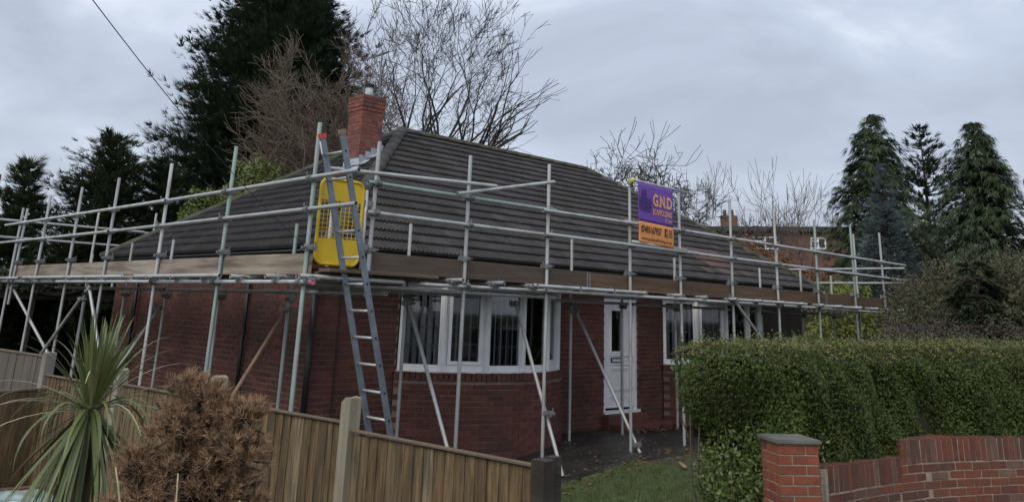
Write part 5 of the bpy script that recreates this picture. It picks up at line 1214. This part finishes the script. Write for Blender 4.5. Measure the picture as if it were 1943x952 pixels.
AB = Vector((20.4, 12.4, 0)); st = [((20.4, 12.4, -.1), (0, 0, 1), 4.4, .18)]+[((20.4, 12.4, 4.0), (math.cos(k*1.3)*.75, math.sin(k*1.3)*.75, .9), 1.5, .075) for k in range(6)]
branch_tree('apple_tree', 'gnarled leafless apple tree showing behind the banner', AB, st, 'bark_dark', 'twig', 5, 1.5, .08, .74, .7, .22, (2, 3), 5, wob=.32, side=2, rmin=.011)
AB = Vector((22.4, 11.2, 0)); st = [((22.4, 11.2, -.1), (.1, -.1, 1), 4.0, .16)]+[((22.5, 11.1, 3.6), (math.cos(k*1.5)*.95, math.sin(k*1.5)*.95, .7), 1.5, .065) for k in range(6)]
branch_tree('apple_tree', 'spreading leafless apple tree right of the banner', AB, st, 'bark_dark', 'twig', 5, 1.4, .07, .72, .75, .05, (2, 3), 8, wob=.32, side=2, rmin=.011)
for i, (p, lb, s_) in enumerate((((25.0, 11.2, 0), 'slender pale bare tree left of the far brick building', 4), ((26.9, 10.1, 0), 'slender pale bare tree in front of the far brick building windows', 6), ((28.2, 9.2, 0), 'slender pale bare tree at the right of the far brick building', 12))):
    st = [((p[0]+.15*k, p[1], -.1), (.12*math.cos(k*2.2), .12*math.sin(k*2.2), 1), 2.6, .055) for k in range(3)]
    branch_tree('bare_tree', lb, p, st, 'twig_grey', 'twig_grey', 4, 2.4, .05, .74, .38, .3, (2, 3), s_, wob=.1, side=2, rmin=.008)
leafy('copper_beech', 'orange-brown leaved beech bush beyond the right roof hip', (18.8, 5.9, 0), [(18.0, 6.3, 3.0, 1.1, 1.0, 1.5), (19.0, 5.8, 2.9, 1.0, 1.0, 1.2), (20.0, 5.2, 2.4, 1.0, 1.0, 1.2)], 'copper', 9000, .1, aspect=.6, twigs=120)
leafy('yellow_shrub', 'yellow-green shrub glowing behind the far end of the scaffold', (16.6, 2.0, 0), [(16.4, 2.2, 2.2, .9, .8, .8), (16.9, 1.8, 1.5, .9, .9, .9), (16.2, 2.6, 1.2, .9, .9, .9)], 'yellowleaf', 5000, .11, aspect=.5)
leafy('mixed_hedge', 'dull green and brown overgrown hedge at the end of the scaffold', (12.8, -2.0, 0), [(12.9, -1.2, 1.9, 1.0, 1.0, 1.1), (12.9, -2.0, 2.1, 1.1, 1.1, 1.25), (12.5, -2.9, 2.1, 1.1, 1.1, 1.25), (12.1, -3.8, 2.1, 1.2, 1.2, 1.3), (11.8, -4.8, 2.1, 1.2, 1.2, 1.35)], 'mixhedge', 36000, .065, cat='hedge', twigs=700, shell=.3)
conifer('juniper', 'dark green feathery conifer growing in the overgrown hedge', (11.2, -2.75, 0), 3.15, .5, lambda t: .95*(1-t)**.5*min(1, .4+t*3)+.05, 'deodar', 260, .12, .1, 9, .26, .07, 7, .7, sdroop=.2, cat='shrub')
leafy('heather_hedge', 'low purplish brown hedge in front of the overgrown hedge', (8.2, -3.6, 0), [(7.9, -2.7, 1.0, .8, .7, 1.08), (7.6, -3.4, 1.0, .8, .8, 1.1), (7.4, -4.2, 1.0, .8, .8, 1.1), (7.1, -5.0, 1.0, .8, .8, 1.1)], 'heather', 34000, .042, cat='hedge', aspect=.35)
leafy('laurel_bush', 'dark evergreen bush behind the far scaffold posts', (17.5, .3, 0), [(17.2, .2, 1.6, 1.2, 1.2, 1.5), (18.5, .8, 1.4, 1.4, 1.2, 1.5), (20.5, 4.2, 1.6, 2.0, 1.4, 1.8)], 'yew', 9000, .1)

# ------------------------------------------------------------------ far brick building
fb = thing('brick_building', 'distant flat-roofed brick building with white windows behind the beech', 'building', (42, 17, 0))
a, b = Vector((38.6, 24.2, 0)), Vector((46.0, 9.8, 0)); d = (b-a).normalized(); nr = Vector((d.y, -d.x, 0)); nr = -nr if nr.dot(CAM-a) < 0 else nr
L = (b-a).length; fm = frame_m(a, d, -nr, (0, 0, 1)); zt_f = 7.15
wins = [(.0, 0)]
def fpart(nm, x0, x1, y0, y1, z0, z1, mt, par=fb): mb = MB(); mb.box(x0, y0, z0, x1, y1, z1, fm); return obj(nm, mb.mesh(nm), mt, par)
WIN = [(5.55, 7.05, 6.1, 6.88), (8.9, 9.8, 6.15, 6.85), (2.2, 3.4, 6.1, 6.85), (12.3, 13.5, 6.1, 6.85), (5.5, 7.0, 3.2, 4.3), (8.8, 10.0, 3.2, 4.3)]
xs_ = sorted(set([0, L]+[w for q in WIN for w in q[:2]])); zs_ = sorted(set([0, zt_f]+[w for q in WIN for w in q[2:]]))
wmb = MB()
for i in range(len(xs_)-1):
    for j in range(len(zs_)-1):
        cx, cz = (xs_[i]+xs_[i+1])/2, (zs_[j]+zs_[j+1])/2
        if not any(q[0] < cx < q[1] and q[2] < cz < q[3] for q in WIN): wmb.box(xs_[i], 0, zs_[j], xs_[i+1], .25, zs_[j+1], fm)
wmb.box(0, 7.75, 0, L, 8, zt_f, fm); wmb.box(0, .25, 0, .25, 7.75, zt_f, fm); wmb.box(L-.25, .25, 0, L, 7.75, zt_f, fm)
obj('wall', wmb.mesh('wall'), 'farbrick', fb)
fpart('roof', -.2, L+.2, -.25, 8.2, zt_f+.002, zt_f+.3, 'farroof')
for (x0, x1, z0, z1) in WIN:
    wn = MB(); f_ = .09
    for q in ((x0, .05, z0, x0+f_, .15, z1), (x1-f_, .05, z0, x1, .15, z1), (x0+f_, .051, z0, x1-f_, .149, z0+f_), (x0+f_, .051, z1-f_, x1-f_, .149, z1), ((x0+x1)/2-f_/2, .052, z0+f_, (x0+x1)/2+f_/2, .148, z1-f_), (x0+f_, .053, (z0+z1)/2+.1, (x0+x1)/2-f_/2, .147, (z0+z1)/2+.17)): wn.box(*q, fm)
    wo = obj('window', wn.mesh('window'), 'white', fb); mb = MB(); mb.box(x0+f_, .1, z0+f_, x1-f_, .11, z1-f_, fm); obj('pane', mb.mesh('pane'), 'glass', wo)
ck = fpart('chimney', 3.6, 4.6, 1.0, 1.8, zt_f+.3, 8.25, 'farbrick')
for x in (3.75, 4.2):
    mb = MB(); p = fm @ Vector((x+.1, 1.4, 8.25)); mb.tube([p, p+Vector((0, 0, .4))], [.13, .1], 8); obj('chimney_pot', mb.mesh('chimney_pot'), 'farbrick', ck)
# neighbouring house: only its chimney peeps in at the far left
nh = thing('brick_house', 'neighbouring house whose brick chimney peeps in at the left edge', 'house', (-1, 33, 0))
box_part('wall', (-6, 30.5, -.2, 2.2, 37, 4.0), 'farbrick', nh)
mb = MB(); mb.add([(-6.3, 30.2, 4.0), (2.5, 30.2, 4.0), (2.5, 37.3, 4.0), (-6.3, 37.3, 4.0), (-6.3, 33.7, 5.2), (2.5, 33.7, 5.2)], [(0, 1, 5, 4), (2, 3, 4, 5), (1, 2, 5), (3, 0, 4), (0, 3, 2, 1)]); obj('roof', mb.mesh('roof'), 'farroof', nh)
box_part('chimney', (1.9, 30.6, 4.1, 2.75, 31.3, 6.5), 'farbrick', nh)
